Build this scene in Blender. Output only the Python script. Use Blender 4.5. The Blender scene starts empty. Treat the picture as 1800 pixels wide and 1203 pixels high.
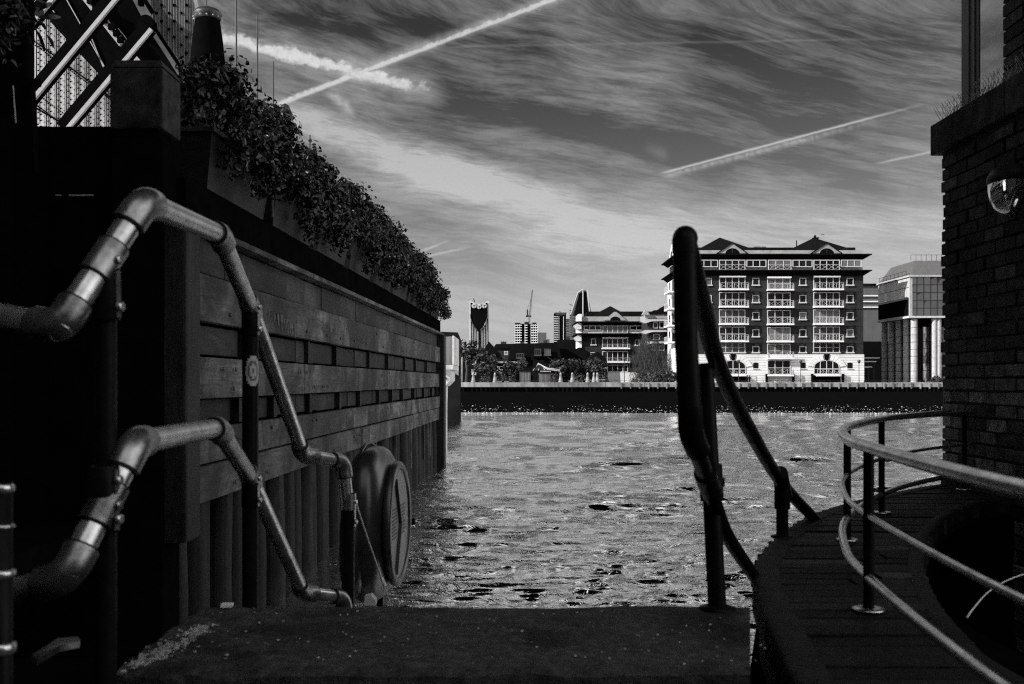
import bpy, math, random
from mathutils import Vector, Matrix, noise as mn
random.seed(7)
R = math.radians
F = 1750.0; EYE = 1.76
SC = bpy.context.scene
COL = SC.collection
def P(px, py, z): return Vector(((px-900)*z/F, z, EYE+(670-py)*z/F))
V = Vector

# ------------------------------------------------------------------ node helpers
class E:
    """tiny expression wrapper round Math nodes"""
    def __init__(s, nt, sock): s.nt, s.k = nt, sock
    def _m(s, op, *a, clamp=False):
        n = s.nt.nodes.new('ShaderNodeMath'); n.operation = op; n.use_clamp = clamp
        for i, q in enumerate((s,)+a):
            if isinstance(q, E): s.nt.links.new(q.k, n.inputs[i])
            else: n.inputs[i].default_value = q
        return E(s.nt, n.outputs[0])
    def __add__(s, o): return s._m('ADD', o)
    __radd__ = __add__
    def __sub__(s, o): return s._m('SUBTRACT', o)
    def __rsub__(s, o): return (s*-1.0)+o
    def __mul__(s, o): return s._m('MULTIPLY', o)
    __rmul__ = __mul__
    def __truediv__(s, o): return s._m('DIVIDE', o)
    def pw(s, o): return s._m('POWER', o)
    def mx(s, o): return s._m('MAXIMUM', o)
    def mn(s, o): return s._m('MINIMUM', o)
    def ab(s): return s._m('ABSOLUTE')
    def exp(s): return s._m('EXPONENT')
    def sin(s): return s._m('SINE')
    def clamp(s): return s._m('ADD', 0.0, clamp=True)
    def ss(s, a, b):
        n = s.nt.nodes.new('ShaderNodeMapRange'); n.interpolation_type = 'SMOOTHSTEP'
        s.nt.links.new(s.k, n.inputs[0]); n.inputs[1].default_value = a; n.inputs[2].default_value = b
        return E(s.nt, n.outputs[0])
    def inv(s): return 1.0 - s
def xyz(nt, x, y, z=0.0):
    n = nt.nodes.new('ShaderNodeCombineXYZ')
    for i, q in enumerate((x, y, z)):
        if isinstance(q, E): nt.links.new(q.k, n.inputs[i])
        else: n.inputs[i].default_value = q
    return n.outputs[0]
def nz(nt, vec, scale, detail=4, rough=.5, dist=0.0):
    n = nt.nodes.new('ShaderNodeTexNoise')
    nt.links.new(vec, n.inputs['Vector']); n.inputs['Scale'].default_value = scale
    n.inputs['Detail'].default_value = detail; n.inputs['Roughness'].default_value = rough
    n.inputs['Distortion'].default_value = dist
    return E(nt, n.outputs[0])

# ------------------------------------------------------------------ materials
MATS = {}
def mat(name, col=.1, rough=.6, metal=0.0, spec=.5, var=.3, nscale=8.0, stretch=(1, 1, 1), bump=.0, bscale=None,
        tone=True, dirt=0.0, dscale=1.2, rvar=0.0, coat=0.0, emit=0.0, ior=None, detail=6, lo=None):
    m = bpy.data.materials.new(name); m.use_nodes = True
    nt = m.node_tree; b = nt.nodes['Principled BSDF']
    tc = nt.nodes.new('ShaderNodeTexCoord')
    mp = nt.nodes.new('ShaderNodeMapping'); mp.inputs['Scale'].default_value = stretch
    nt.links.new(tc.outputs['Object'], mp.inputs[0]); vec = mp.outputs[0]
    n1 = nz(nt, vec, nscale, detail, .62)
    c = (n1-.5)*(2*var*2)+1.0
    if dirt:
        n2 = nz(nt, tc.outputs['Object'], dscale, 5, .6, .4)
        c = c*(1.0-n2.ss(.45, .7)*dirt)
    c = c.mx(.05)
    if tone:
        at = nt.nodes.new('ShaderNodeAttribute'); at.attribute_name = 'tone'
        c = c*E(nt, at.outputs['Fac'])
    c = (c*col).mx(0.0).mn(.9)
    nt.links.new(c.k, b.inputs['Base Color'])
    b.inputs['Metallic'].default_value = metal
    b.inputs['Specular IOR Level'].default_value = spec
    if ior: b.inputs['IOR'].default_value = ior
    if rvar:
        r = (nz(nt, vec, nscale*.7, 4)-.5)*rvar*2+rough
        nt.links.new(r.clamp().k, b.inputs['Roughness'])
    else: b.inputs['Roughness'].default_value = rough
    if coat: b.inputs['Coat Weight'].default_value = coat; b.inputs['Coat Roughness'].default_value = .15
    if emit:
        b.inputs['Emission Color'].default_value = (1, 1, 1, 1); b.inputs['Emission Strength'].default_value = emit
    if bump:
        bn = nt.nodes.new('ShaderNodeBump'); bn.inputs['Strength'].default_value = 1.0
        bn.inputs['Distance'].default_value = bump
        h = nz(nt, vec, bscale or nscale*2, 8, .65)
        nt.links.new(h.k, bn.inputs['Height']); nt.links.new(bn.outputs[0], b.inputs['Normal'])
    MATS[name] = m
    return m
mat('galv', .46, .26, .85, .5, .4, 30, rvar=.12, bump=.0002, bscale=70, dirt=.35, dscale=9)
mat('cast', .23, .32, .9, .5, .45, 40, rvar=.15, bump=.0005, bscale=110, dirt=.4, dscale=14)
mat('gasket', .006, .7, 0, .2, .2, 10)
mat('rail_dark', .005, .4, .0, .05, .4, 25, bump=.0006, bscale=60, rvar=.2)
mat('rail_bright', .62, .3, .95, .5, .25, 30, rvar=.2, dirt=.35, dscale=12, bump=.0004, bscale=90)
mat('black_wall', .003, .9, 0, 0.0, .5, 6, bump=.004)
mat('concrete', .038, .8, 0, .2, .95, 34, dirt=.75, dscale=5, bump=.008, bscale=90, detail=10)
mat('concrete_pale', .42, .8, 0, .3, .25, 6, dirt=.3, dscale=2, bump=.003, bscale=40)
mat('grit', .45, .8, 0, .3, .3, 60, bump=.003, bscale=90)
mat('paver', .009, .7, 0, .1, .6, 14, dirt=.5, dscale=3, bump=.004, bscale=50, detail=9)
mat('brick', .03, .8, 0, .1, .8, 18, dirt=.6, dscale=2.5, bump=.004, bscale=60, detail=9)
mat('mortar', .02, .9, 0, .2, .3, 30, bump=.002)
mat('stone', .022, .85, 0, .1, .9, 12, dirt=.6, dscale=2.2, bump=.003, bscale=50, detail=9)
mat('leaf', .005, .36, 0, .22, .5, 6, bump=.0)
mat('leaf_far', .03, .6, 0, .3, .5, 2)
mat('leaf_bare', .042, .7, 0, .3, .5, 2)
mat('bark', .06, .8, 0, .2, .4, 10, bump=.01)
mat('frame_white', .54, .5, 0, .4, .05, 4)
mat('frame_dark', .018, .5, 0, .4, .2, 8)
mat('glass_dark', .006, .08, 0, .25, .3, .6, coat=0)
mat('glass_mirror', .78, .03, .95, .5, .1, .6)
mat('glass_sky', .3, .04, .95, .5, .15, .6)
mat('brick_far', .03, .85, 0, .1, .35, 1.6, dirt=.35, dscale=.25, detail=8)
mat('stone_white', .80, .75, 0, .3, .1, .8, dirt=.12, dscale=.3)
mat('stone_grey', .33, .8, 0, .3, .2, .9, dirt=.25, dscale=.3)
mat('roof_dark', .008, .8, 0, 0.0, .35, 1.2)
mat('roof_lead', .11, .6, .2, .4, .2, 1.0, stretch=(1.5, 1.5, .2))
mat('quay_black', .003, .9, 0, 0.0, .4, 1.5)
mat('quay_parapet', .30, .85, 0, .2, .45, 1.1, stretch=(1, 1, .3), dirt=.4, dscale=.35)
mat('steel_plate', .42, .6, .0, .3, .22, 3, dirt=.35, dscale=.9, bump=.002, bscale=20)
mat('steel_dark', .003, .7, 0, 0.0, .4, 4)
mat('steel_pale', .30, .55, .1, .4, .2, 5)
mat('corrugated', .34, .6, .1, .3, .35, 2.5, stretch=(1, 1, .15), dirt=.4, dscale=1.2)
mat('planter', .007, .6, 0, .15, .5, 8, bump=.002, dirt=.5, dscale=2)
mat('soil', .02, .9, 0, .1)
mat('shell', .018, .32, 0, .4, .3, 14, coat=.1, dirt=.3, dscale=5, bump=.0006, bscale=40)
mat('white_plastic', .20, .45, 0, .4, .2, 20)
mat('rope', .5, .8, 0, .2, .3, 90)
mat('paper', .40, .7, 0, .3, .2, 20)
mat('cladding', .65, .5, .2, .5, .15, .5)
mat('far_glass', .05, .25, .0, .6, .5, .05)
mat('far_dark', .005, .7, 0, 0.0, .4, .05)
mat('far_white', .5, .6, 0, .3, .05, .05)
mat('cloth_dark', .015, .8, 0, .2)
mat('skin', .35, .6, 0, .3)
mat('flat_black', .004, .85, 0, 0.0, .5, .7, bump=.03, bscale=3)
mat('glint_pale', .5, .4, 0, .5, .2, 2)
mat('fence_rail', .40, .6, 0, .3, .1, 2)
mat('ground', .05, .9, 0, .2, .4, .4, tone=False)
mat('spike', .16, .5, .6, .4)
mat('crane', .10, .6, 0, .3)
mat('house_brick', .010, .85, 0, 0.0, .4, 1.5, dirt=.3, dscale=.3)
mat('wood_shed', .14, .8, 0, .2, .4, 2, stretch=(3, 3, .4))
def wood(name, col, axis, rough=.75):
    st = [14, 14, 14]; st[axis] = 1.1
    m = bpy.data.materials.new(name); m.use_nodes = True; nt = m.node_tree; b = nt.nodes['Principled BSDF']
    tc = nt.nodes.new('ShaderNodeTexCoord'); mp = nt.nodes.new('ShaderNodeMapping'); mp.inputs['Scale'].default_value = st
    at = nt.nodes.new('ShaderNodeAttribute'); at.attribute_name = 'tone'; tn = E(nt, at.outputs['Fac'])
    va = nt.nodes.new('ShaderNodeVectorMath'); va.operation = 'ADD'
    nt.links.new(tc.outputs['Object'], va.inputs[0]); nt.links.new(xyz(nt, tn*17.0, tn*31.0, tn*23.0), va.inputs[1])
    nt.links.new(va.outputs[0], mp.inputs[0])
    g = nz(nt, mp.outputs[0], 1.6, 10, .74, .8)
    s = nz(nt, va.outputs[0], 1.7, 7, .65, .6)
    k = nz(nt, va.outputs[0], 9.0, 3, .5)
    sc = nz(nt, mp.outputs[0], 9.0, 3, .5)
    c = (g-.5)*3.6+1.0
    c = c*(1.0-s.ss(.40, .60)*.8)*(.45+nz(nt, va.outputs[0], .8, 4, .6).ss(.35, .66)*1.15)*(1.0-k.ss(.66, .72)*.85)*(1.0+sc.ss(.62, .74)*1.1)
    c = (c.mx(.06)*tn*col).mn(.8)
    nt.links.new(c.k, b.inputs['Base Color']); b.inputs['Roughness'].default_value = rough
    b.inputs['Specular IOR Level'].default_value = .25
    bn = nt.nodes.new('ShaderNodeBump'); bn.inputs['Distance'].default_value = .012
    nt.links.new((g+k*.3).k, bn.inputs['Height']); nt.links.new(bn.outputs[0], b.inputs['Normal'])
    MATS[name] = m
wood('timber', .058, 1); wood('timber_upright', .011, 2); wood('timber_dark', .05, 1)

def water_mat():
    m = bpy.data.materials.new('water'); m.use_nodes = True; nt = m.node_tree; b = nt.nodes['Principled BSDF']
    tc = nt.nodes.new('ShaderNodeTexCoord')
    mp = nt.nodes.new('ShaderNodeMapping'); mp.inputs['Scale'].default_value = (.75, 1.0, 1)
    nt.links.new(tc.outputs['Object'], mp.inputs[0]); v = mp.outputs[0]
    def crest(sx, sy, sc, det, off=0.0, dist=.6):
        m2 = nt.nodes.new('ShaderNodeMapping'); m2.inputs['Scale'].default_value = (sx, sy, 1); m2.inputs['Rotation'].default_value = (0, 0, R(off)); m2.inputs['Location'].default_value = (off, off*.7, 0)
        nt.links.new(tc.outputs['Object'], m2.inputs[0]); return nz(nt, m2.outputs[0], sc, det, .6, dist)
    big = crest(.6, 1, .30, 2, 8.0); med = crest(.55, 1.0, 1.0, 4, -9.0, 1.0); sm = crest(.7, 1.0, 3.0, 5, 14.0, 1.2); ti = crest(.8, 1, 8.0, 5, -8.0, .8)
    rg = (1.0-(med-.5).ab()*2.6).mx(0.0).pw(3.0); rs = (1.0-(sm-.5).ab()*2.6).mx(0.0).pw(3.0)
    gust = nz(nt, tc.outputs['Object'], .12, 3, .5).ss(.3, .7)*.6+.65
    h = (sm*.018+rs*.010+ti*.006)*gust
    bn = nt.nodes.new('ShaderNodeBump'); bn.inputs['Strength'].default_value = 1; bn.inputs['Distance'].default_value = 1.0
    nt.links.new(h.k, bn.inputs['Height']); nt.links.new(bn.outputs[0], b.inputs['Normal'])
    b.inputs['Base Color'].default_value = (.97, .97, .97, 1); b.inputs['Roughness'].default_value = .04
    b.inputs['IOR'].default_value = 1.33; b.inputs['Metallic'].default_value = 1.0
    b.inputs['Specular IOR Level'].default_value = .5
    MATS['water'] = m
water_mat()

# ------------------------------------------------------------------ geometry builder
ORG = {}
class G:
    def __init__(s): s.v = []; s.f = []; s.t = []; s.sm = []
    def add(s, vs, fs, tone=1.0, smooth=False):
        o = len(s.v); s.v += [V(p) for p in vs]
        for f in fs: s.f.append([i+o for i in f]); s.t.append(tone); s.sm.append(smooth)
        return s
    def obox(s, c, ax, ay, az, tone=1.0):
        c, ax, ay, az = V(c), V(ax), V(ay), V(az)
        vs = [c+ax*i+ay*j+az*k for k in (-1, 1) for j in (-1, 1) for i in (-1, 1)]
        return s.add(vs, [(0, 2, 3, 1), (4, 5, 7, 6), (0, 1, 5, 4), (2, 6, 7, 3), (0, 4, 6, 2), (1, 3, 7, 5)], tone)
    def box(s, a, b, tone=1.0):
        a, b = V(a), V(b); c = (a+b)/2; h = (b-a)/2
        return s.obox(c, (abs(h.x), 0, 0), (0, abs(h.y), 0), (0, 0, abs(h.z)), tone)
    def bar(s, p, q, w, h=None, tone=1.0, up=(0, 0, 1)):
        p, q = V(p), V(q); d = (q-p); L = d.length; d.normalize(); h = h or w
        sx = d.cross(V(up))
        if sx.length < 1e-4: sx = d.cross(V((0, 1, 0)))
        sx.normalize(); sy = sx.cross(d)
        return s.obox((p+q)/2, sx*w/2, d*L/2, sy*h/2, tone)
    def prism(s, pts, off, tone=1.0):
        pts = [V(p) for p in pts]; off = V(off); n = len(pts)
        vs = pts+[p+off for p in pts]
        fs = [tuple(range(n)), tuple(range(2*n-1, n-1, -1))]+[(i, (i+1) % n+0, (i+1) % n+n, i+n)[::-1] for i in range(n)]
        return s.add(vs, fs, tone)
    def tube(s, pts, r, seg=12, cap=True, tone=1.0, smooth=True):
        pts = [V(p) for p in pts]; n = len(pts)
        rs = r if isinstance(r, (list, tuple)) else [r]*n
        T = []
        for i in range(n):
            a = pts[max(i-1, 0)]; b = pts[min(i+1, n-1)]; T.append((b-a).normalized())
        u = T[0].orthogonal().normalized(); vs = []
        for i in range(n):
            u = (u-T[i]*u.dot(T[i])).normalized(); w = T[i].cross(u)
            for k in range(seg):
                a = 2*math.pi*k/seg; vs.append(pts[i]+(u*math.cos(a)+w*math.sin(a))*rs[i])
        fs = [(i*seg+k, i*seg+(k+1) % seg, (i+1)*seg+(k+1) % seg, (i+1)*seg+k) for i in range(n-1) for k in range(seg)]
        s.add(vs, fs, tone, smooth)
        if cap:
            s.add(vs[:seg], [tuple(range(seg))[::-1]], tone); s.add(vs[-seg:], [tuple(range(seg))], tone)
        return s
    def lathe(s, prof, c, seg=20, axis=(0, 0, 1), tone=1.0, smooth=True):
        ax = V(axis).normalized(); u = ax.orthogonal().normalized(); w = ax.cross(u); c = V(c); vs = []; n = len(prof)
        for r, h in prof:
            for k in range(seg):
                a = 2*math.pi*k/seg; vs.append(c+ax*h+(u*math.cos(a)+w*math.sin(a))*r)
        fs = [(i*seg+k, i*seg+(k+1) % seg, (i+1)*seg+(k+1) % seg, (i+1)*seg+k) for i in range(n-1) for k in range(seg)]
        return s.add(vs, fs, tone, smooth)
    def leaf(s, c, size, n, tone=1.0, seg=6):
        n = V(n).normalized(); u = n.orthogonal().normalized()
        u.rotate(Matrix.Rotation(random.uniform(0, 6.28), 3, n)); w = n.cross(u); c = V(c); l = size; q = size*random.uniform(.55, .8)
        vs = [c-u*l*.5, c-u*l*.15+w*q*.5+n*l*.08, c+u*l*.3+w*q*.38+n*l*.05, c+u*l*.55-n*l*.08, c+u*l*.3-w*q*.38+n*l*.05, c-u*l*.15-w*q*.5+n*l*.08]
        return s.add(vs, [(0, 1, 2, 3), (0, 3, 4, 5)], tone)
    def build(s, name, m, parent=None, bevel=0, org=None):
        if parent is not None: o0 = ORG[parent.name]
        elif org is not None: o0 = V(org)
        else:
            xs = [p.x for p in s.v]; ys = [p.y for p in s.v]; zs = [p.z for p in s.v]
            o0 = V(((min(xs)+max(xs))/2, (min(ys)+max(ys))/2, min(zs)))
        me = bpy.data.meshes.new(name); me.from_pydata([p-o0 for p in s.v], [], s.f)
        at = me.attributes.new('tone', 'FLOAT', 'FACE'); at.data.foreach_set('value', s.t)
        me.polygons.foreach_set('use_smooth', s.sm); me.materials.append(MATS[m] if isinstance(m, str) else m)
        me.update()
        ob = bpy.data.objects.new(name, me); COL.objects.link(ob)
        if parent is not None: ob.parent = parent
        else: ob.location = o0
        ORG[ob.name] = o0
        if bevel:
            bv = ob.modifiers.new('b', 'BEVEL'); bv.width = bevel; bv.segments = 2; bv.limit_method = 'ANGLE'
        return ob
def thing(name, label, cat, loc, group=None):
    o = bpy.data.objects.new(name, None); COL.objects.link(o); o.location = loc; o.empty_display_size = .1
    ORG[o.name] = V(loc); tag(o, label, cat, group); return o
def tag(o, label, cat, group=None):
    o['label'] = label; o['category'] = cat
    if group: o['group'] = group
    return o
def struct(o, label=None, kind='structure'):
    o['kind'] = kind
    if label: o['label'] = label
    return o
def bend(a, c, b, rad=.05, n=7):
    a, c, b = V(a), V(c), V(b); d1 = (a-c).normalized(); d2 = (b-c).normalized()
    p, q = c+d1*rad, c+d2*rad
    return [p*(1-t)**2+c*2*t*(1-t)+q*t*t for t in [i/(n-1) for i in range(n)]]
def smooth_path(pts, n=8):
    pts = [V(p) for p in pts]; out = []
    for i in range(len(pts)-1):
        p0 = pts[max(i-1, 0)]; p1 = pts[i]; p2 = pts[i+1]; p3 = pts[min(i+2, len(pts)-1)]
        for k in range(n):
            t = k/n
            out.append(.5*((2*p1)+(p2-p0)*t+(2*p0-5*p1+4*p2-p3)*t*t+(3*p1-p0-3*p2+p3)*t**3))
    out.append(pts[-1]); return out

# ------------------------------------------------------------------ camera, world, sun
cam = bpy.data.cameras.new('camera'); co = bpy.data.objects.new('camera', cam); COL.objects.link(co)
co.location = (0, 0, EYE); co.rotation_euler = (R(90), 0, 0)
cam.sensor_width = 36; cam.lens = 35; cam.shift_y = 69/1800; cam.clip_start = .05; cam.clip_end = 9000
cam.dof.use_dof = True; cam.dof.focus_distance = 26; cam.dof.aperture_fstop = 7.1
SC.camera = co
SUN = V((-.84, -.36, .50)).normalized()
el = math.asin(SUN.z); az = math.atan2(SUN.x, SUN.y)
sl = bpy.data.lights.new('sun', 'SUN'); sl.energy = 4.8; sl.angle = R(.5); sl.color = (1, .985, .96)
so = bpy.data.objects.new('sun', sl); COL.objects.link(so); so.rotation_euler = SUN.to_track_quat('Z', 'Y').to_euler(); so.location = (-30, -20, 40)
w = bpy.data.worlds.new('World'); SC.world = w; w.use_nodes = True
def sky():
    nt = w.node_tree; bg = nt.nodes['Background']
    st = nt.nodes.new('ShaderNodeTexSky'); st.sky_type = 'NISHITA'; st.sun_disc = False
    st.sun_elevation = el; st.sun_rotation = az; st.air_density = 1.0; st.dust_density = 1.5
    sep = nt.nodes.new('ShaderNodeSeparateColor'); nt.links.new(st.outputs[0], sep.inputs[0])
    red = E(nt, sep.outputs[0])           # black-and-white film behind a red filter
    tc = nt.nodes.new('ShaderNodeTexCoord'); sp = nt.nodes.new('ShaderNodeSeparateXYZ'); nt.links.new(tc.outputs['Generated'], sp.inputs[0])
    x, y, z = (E(nt, sp.outputs[i]) for i in range(3))
    yy = y.mx(.08); front = y.ss(.1, .35)
    # plane of the high cloud, as tangents of the direction (gnomonic), origin at the horizon
    X = x/yy*1.75+.9; Y = (z/yy)*-1.75+.67
    pv = xyz(nt, X, Y)
    w1 = nz(nt, pv, 1.4, 3, .5); w2 = nz(nt, pv, 9, 5, .6)
    # streaks leaning down to the right, flattening to the horizon
    a = -.32
    fl = (0.62-Y).mx(0.0).mn(.6)*1.0
    Xr = X+(w1-.5)*.10; Yr = Y-X*(fl*.85)+(w1-.5)*.26+(w2-.5)*.010
    s1 = nz(nt, xyz(nt, Xr*1.9, Yr*6.0), 1.6, 9, .62, .2)
    s2 = nz(nt, xyz(nt, Xr*6.0+7.0, Yr*22.0), 1.6, 9, .7, .2)
    s3 = nz(nt, xyz(nt, Xr*16.0+3.0, Yr*60.0), 1.5, 8, .72, .3)
    bigm = nz(nt, xyz(nt, X*1.5+2.0, Y*3.4-X*.8), 1.4, 3, .5)
    cir = (s1*.48+s2*.34+s3*.18)
    def seg(ax, ay, bx, by, wd, soft=1.0, warp=0.0, wsc=None, t0=0.0, t1=0.0):
        """band round the straight line a-b; t0/t1 fade lengths"""
        L = math.hypot(bx-ax, by-ay); dx, dy = (bx-ax)/L, (by-ay)/L
        t = (X-ax)*dx+(Y-ay)*dy; d = (X-ax)*(-dy)+(Y-ay)*dx
        if warp: d = d+((wsc or w2)-.5)*warp
        wid = wd
        g = ((d/wid)*(d/wid)*-1.0*soft).exp()
        return g*t.ss(-t0, .01)*(1.0-t.ss(L-max(t1, .001), L)), t, d
    puff = nz(nt, pv, 34, 5, .6); puff2 = nz(nt, pv, 75, 4, .6)
    cA, tA, dA = seg(.33, .05, .83, .179, .0125, 1.0, .036, puff, .02, .17)
    cA = (cA+(puff-.5)*.7+(puff2-.5)*.5).ss(.16, .98)*cA.ss(.02, .6)*(puff2*.6+.5)
    cA2, _, _ = seg(.60, .118, .80, .172, .016, 1.0, .03, puff, .05, .10)
    cB, _, _ = seg(.49, .182, 1.0, -.012, .0058, 1.0, .008, puff2, .01, .001)
    cB = (cB+(puff-.5)*.55+(puff2-.5)*.5).ss(.12, 1.0)*cB.ss(.02, .3)*(puff2*.5+.6)
    cB2, _, _ = seg(.68, .106, 1.05, -.03, .0095, 1.0, .012, puff2, .12, .001)
    cC, tC, dC = seg(1.172, .302, 1.66, .173, .0022, 1.0, .002, puff2, .02, .2)
    comb = (tC*430.0+puff*22.0).sin()*.16+puff2*1.1+.15
    cC2, _, _ = seg(1.175, .3075, 1.60, .197, .0052, 1.0, .004, puff2, .02, .22)
    cC2 = cC2*comb*.75
    cD, _, _ = seg(.78, .082, 1.70, .066, .0022, 1.0, .004, puff, .1, .3)
    cE, _, _ = seg(.715, .452, .80, .418, .0022, 1.0, .004, puff2, .02, .05)
    cE2, _, _ = seg(.73, .455, .84, .431, .002, 1.0, .003, puff2, .02, .05)
    cG, _, _ = seg(1.56, .283, 1.70, .254, .002, 1.0, .003, puff2, .03, .03)
    hook, _, _ = seg(.585, .165, .628, .205, .010, 1.0, .02, puff, .02, .02)
    hook2, _, _ = seg(1.145, .262, 1.18, .28, .010, 1.0, .02, puff, .02, .02)
    trails = (cA.mx(cA2*.35)*1.05).mx(cB.mx(cB2*.40)*.9).mx(cC*.62).mx(cC2*.55).mx(cD*.09).mx(cE*.4).mx(cE2*.35).mx(cG*.4).mx(hook*.45*puff2*1.8).mx(hook2*.12*puff2*1.8)
    # broad veils
    def veil(ax, ay, bx, by, wd, t0, t1, warp=.05): return seg(ax, ay, bx, by, wd, 1.0, warp, w1, t0, t1)[0]
    edge = (s2-.5)*.16
    v1 = veil(.52, .195, .93, .345, .030, .08, .15, .10)*(s2*1.3+.25)
    v2 = veil(.72, .300, 1.32, .465, .036, .18, .30, .12)*(s2*1.1+.35)
    v3 = veil(.76, .305, 1.05, .375, .030, .06, .15, .10)*(s2+.5)
    v4 = veil(.98, .415, 1.75, .375, .045, .25, .1, .16)*(s2*1.0+.3)
    v5 = veil(1.05, .50, 1.75, .44, .04, .25, .1, .1)*.6
    v6 = veil(.33, .0, .78, .20, .035, .1, .2, .12)*(s2*1.2+.1)
    v7 = veil(1.0, .15, 1.28, .22, .05, .1, .2, .14)*s2
    v8 = veil(.95, -.02, 1.1, .12, .06, .1, .1, .14)*s2
    d1 = veil(.80, .175, 1.35, .325, .030, .06, .15, .09)
    d2 = veil(1.25, .11, 1.55, .22, .06, .1, .1, .1)
    d3 = veil(.45, .02, .85, .06, .028, .1, .1, .08)
    d4 = veil(1.2, .23, 1.6, .33, .035, .1, .1, .1)
    veils = v1*.80*(s3*.9+.5)+v2*.55*(s3+.5)+v3*.62*(s3*1.2+.3)+v4*.55*(s3+.5)+v5*.3+v6*.50+v7*.34+v8*.34
    m = (cir.ss(.36, .68)*.56+(bigm-.5)*.36)-(d1*.38+d2*.30+d3*.30+d4*.22)+veils
    m = (m+Y.ss(.30, .60)*.10).mx(0.0)
    m = (m*front+(1.0-front)*(nz(nt, tc.outputs['Generated'], 2.0, 6, .6).ss(.35, .7)*.55)).clamp()
    side = x.ss(.45, .8)*z.ss(.02, .15)*(1.0-z.ss(.6, .85))       # glow patch added to the right, out of view, to light fence and pipes
    base = (red*SKYK).pw(SKYP)*SKYM
    hz = z.ss(.0, .38)                       # brighter towards the horizon
    base = base*(1.0-hz*.68)
    cloud = 5.0-hz*1.6
    col = base+(cloud-base)*m
    col = col+(5.6-col)*(trails*front).clamp()
    col = col*(1.0-z.ss(.44, .56)*.96)+(y*-1.0).ss(.05, .4)*z.ss(.45, .6)*(1.0-z.ss(.93, .99))*BACK+z.ss(.36, .42)*(1.0-z.ss(.44, .52))*front*AHEAD*.6+side*SIDE*.72       # upper sky blackened to darken wave faces; BACK and AHEAD glows added out of view
    # grain of thin cloud
    gr = nz(nt, pv, 260, 2, .6)
    col = col*(1.0+(gr-.5)*.16)
    col = (col.mx(.01)/4.6).pw(1.25)*5.9
    cb = nt.nodes.new('ShaderNodeCombineColor')
    for i in range(3): nt.links.new(col.k, cb.inputs[i])
    nt.links.new(cb.outputs[0], bg.inputs[0]); bg.inputs[1].default_value = .0705
SKYK, SKYP, SKYM = 1.0, 1.0, 1.0
SIDE = 15.0; AHEAD = 10.0; BACK = 8.0  # strengths of the added sky glows, all out of view
sky()
w.cycles.sampling_method = 'MANUAL'; w.cycles.sample_map_resolution = 1024
SC.view_settings.view_transform = 'Standard'; SC.view_settings.look = 'None'; SC.view_settings.exposure = .5; SC.view_settings.gamma = 1
SC.render.engine = 'CYCLES'; cy = SC.cycles; cy.use_denoising = False
try: cy.denoiser = 'OPENIMAGEDENOISE'
except Exception: pass
cy.max_bounces = 5; cy.diffuse_bounces = 3; cy.glossy_bounces = 4; cy.sample_clamp_indirect = 4; cy.sample_clamp_direct = 0
cy.pixel_filter_type = 'BLACKMAN_HARRIS'; cy.filter_width = 1.2

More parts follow.
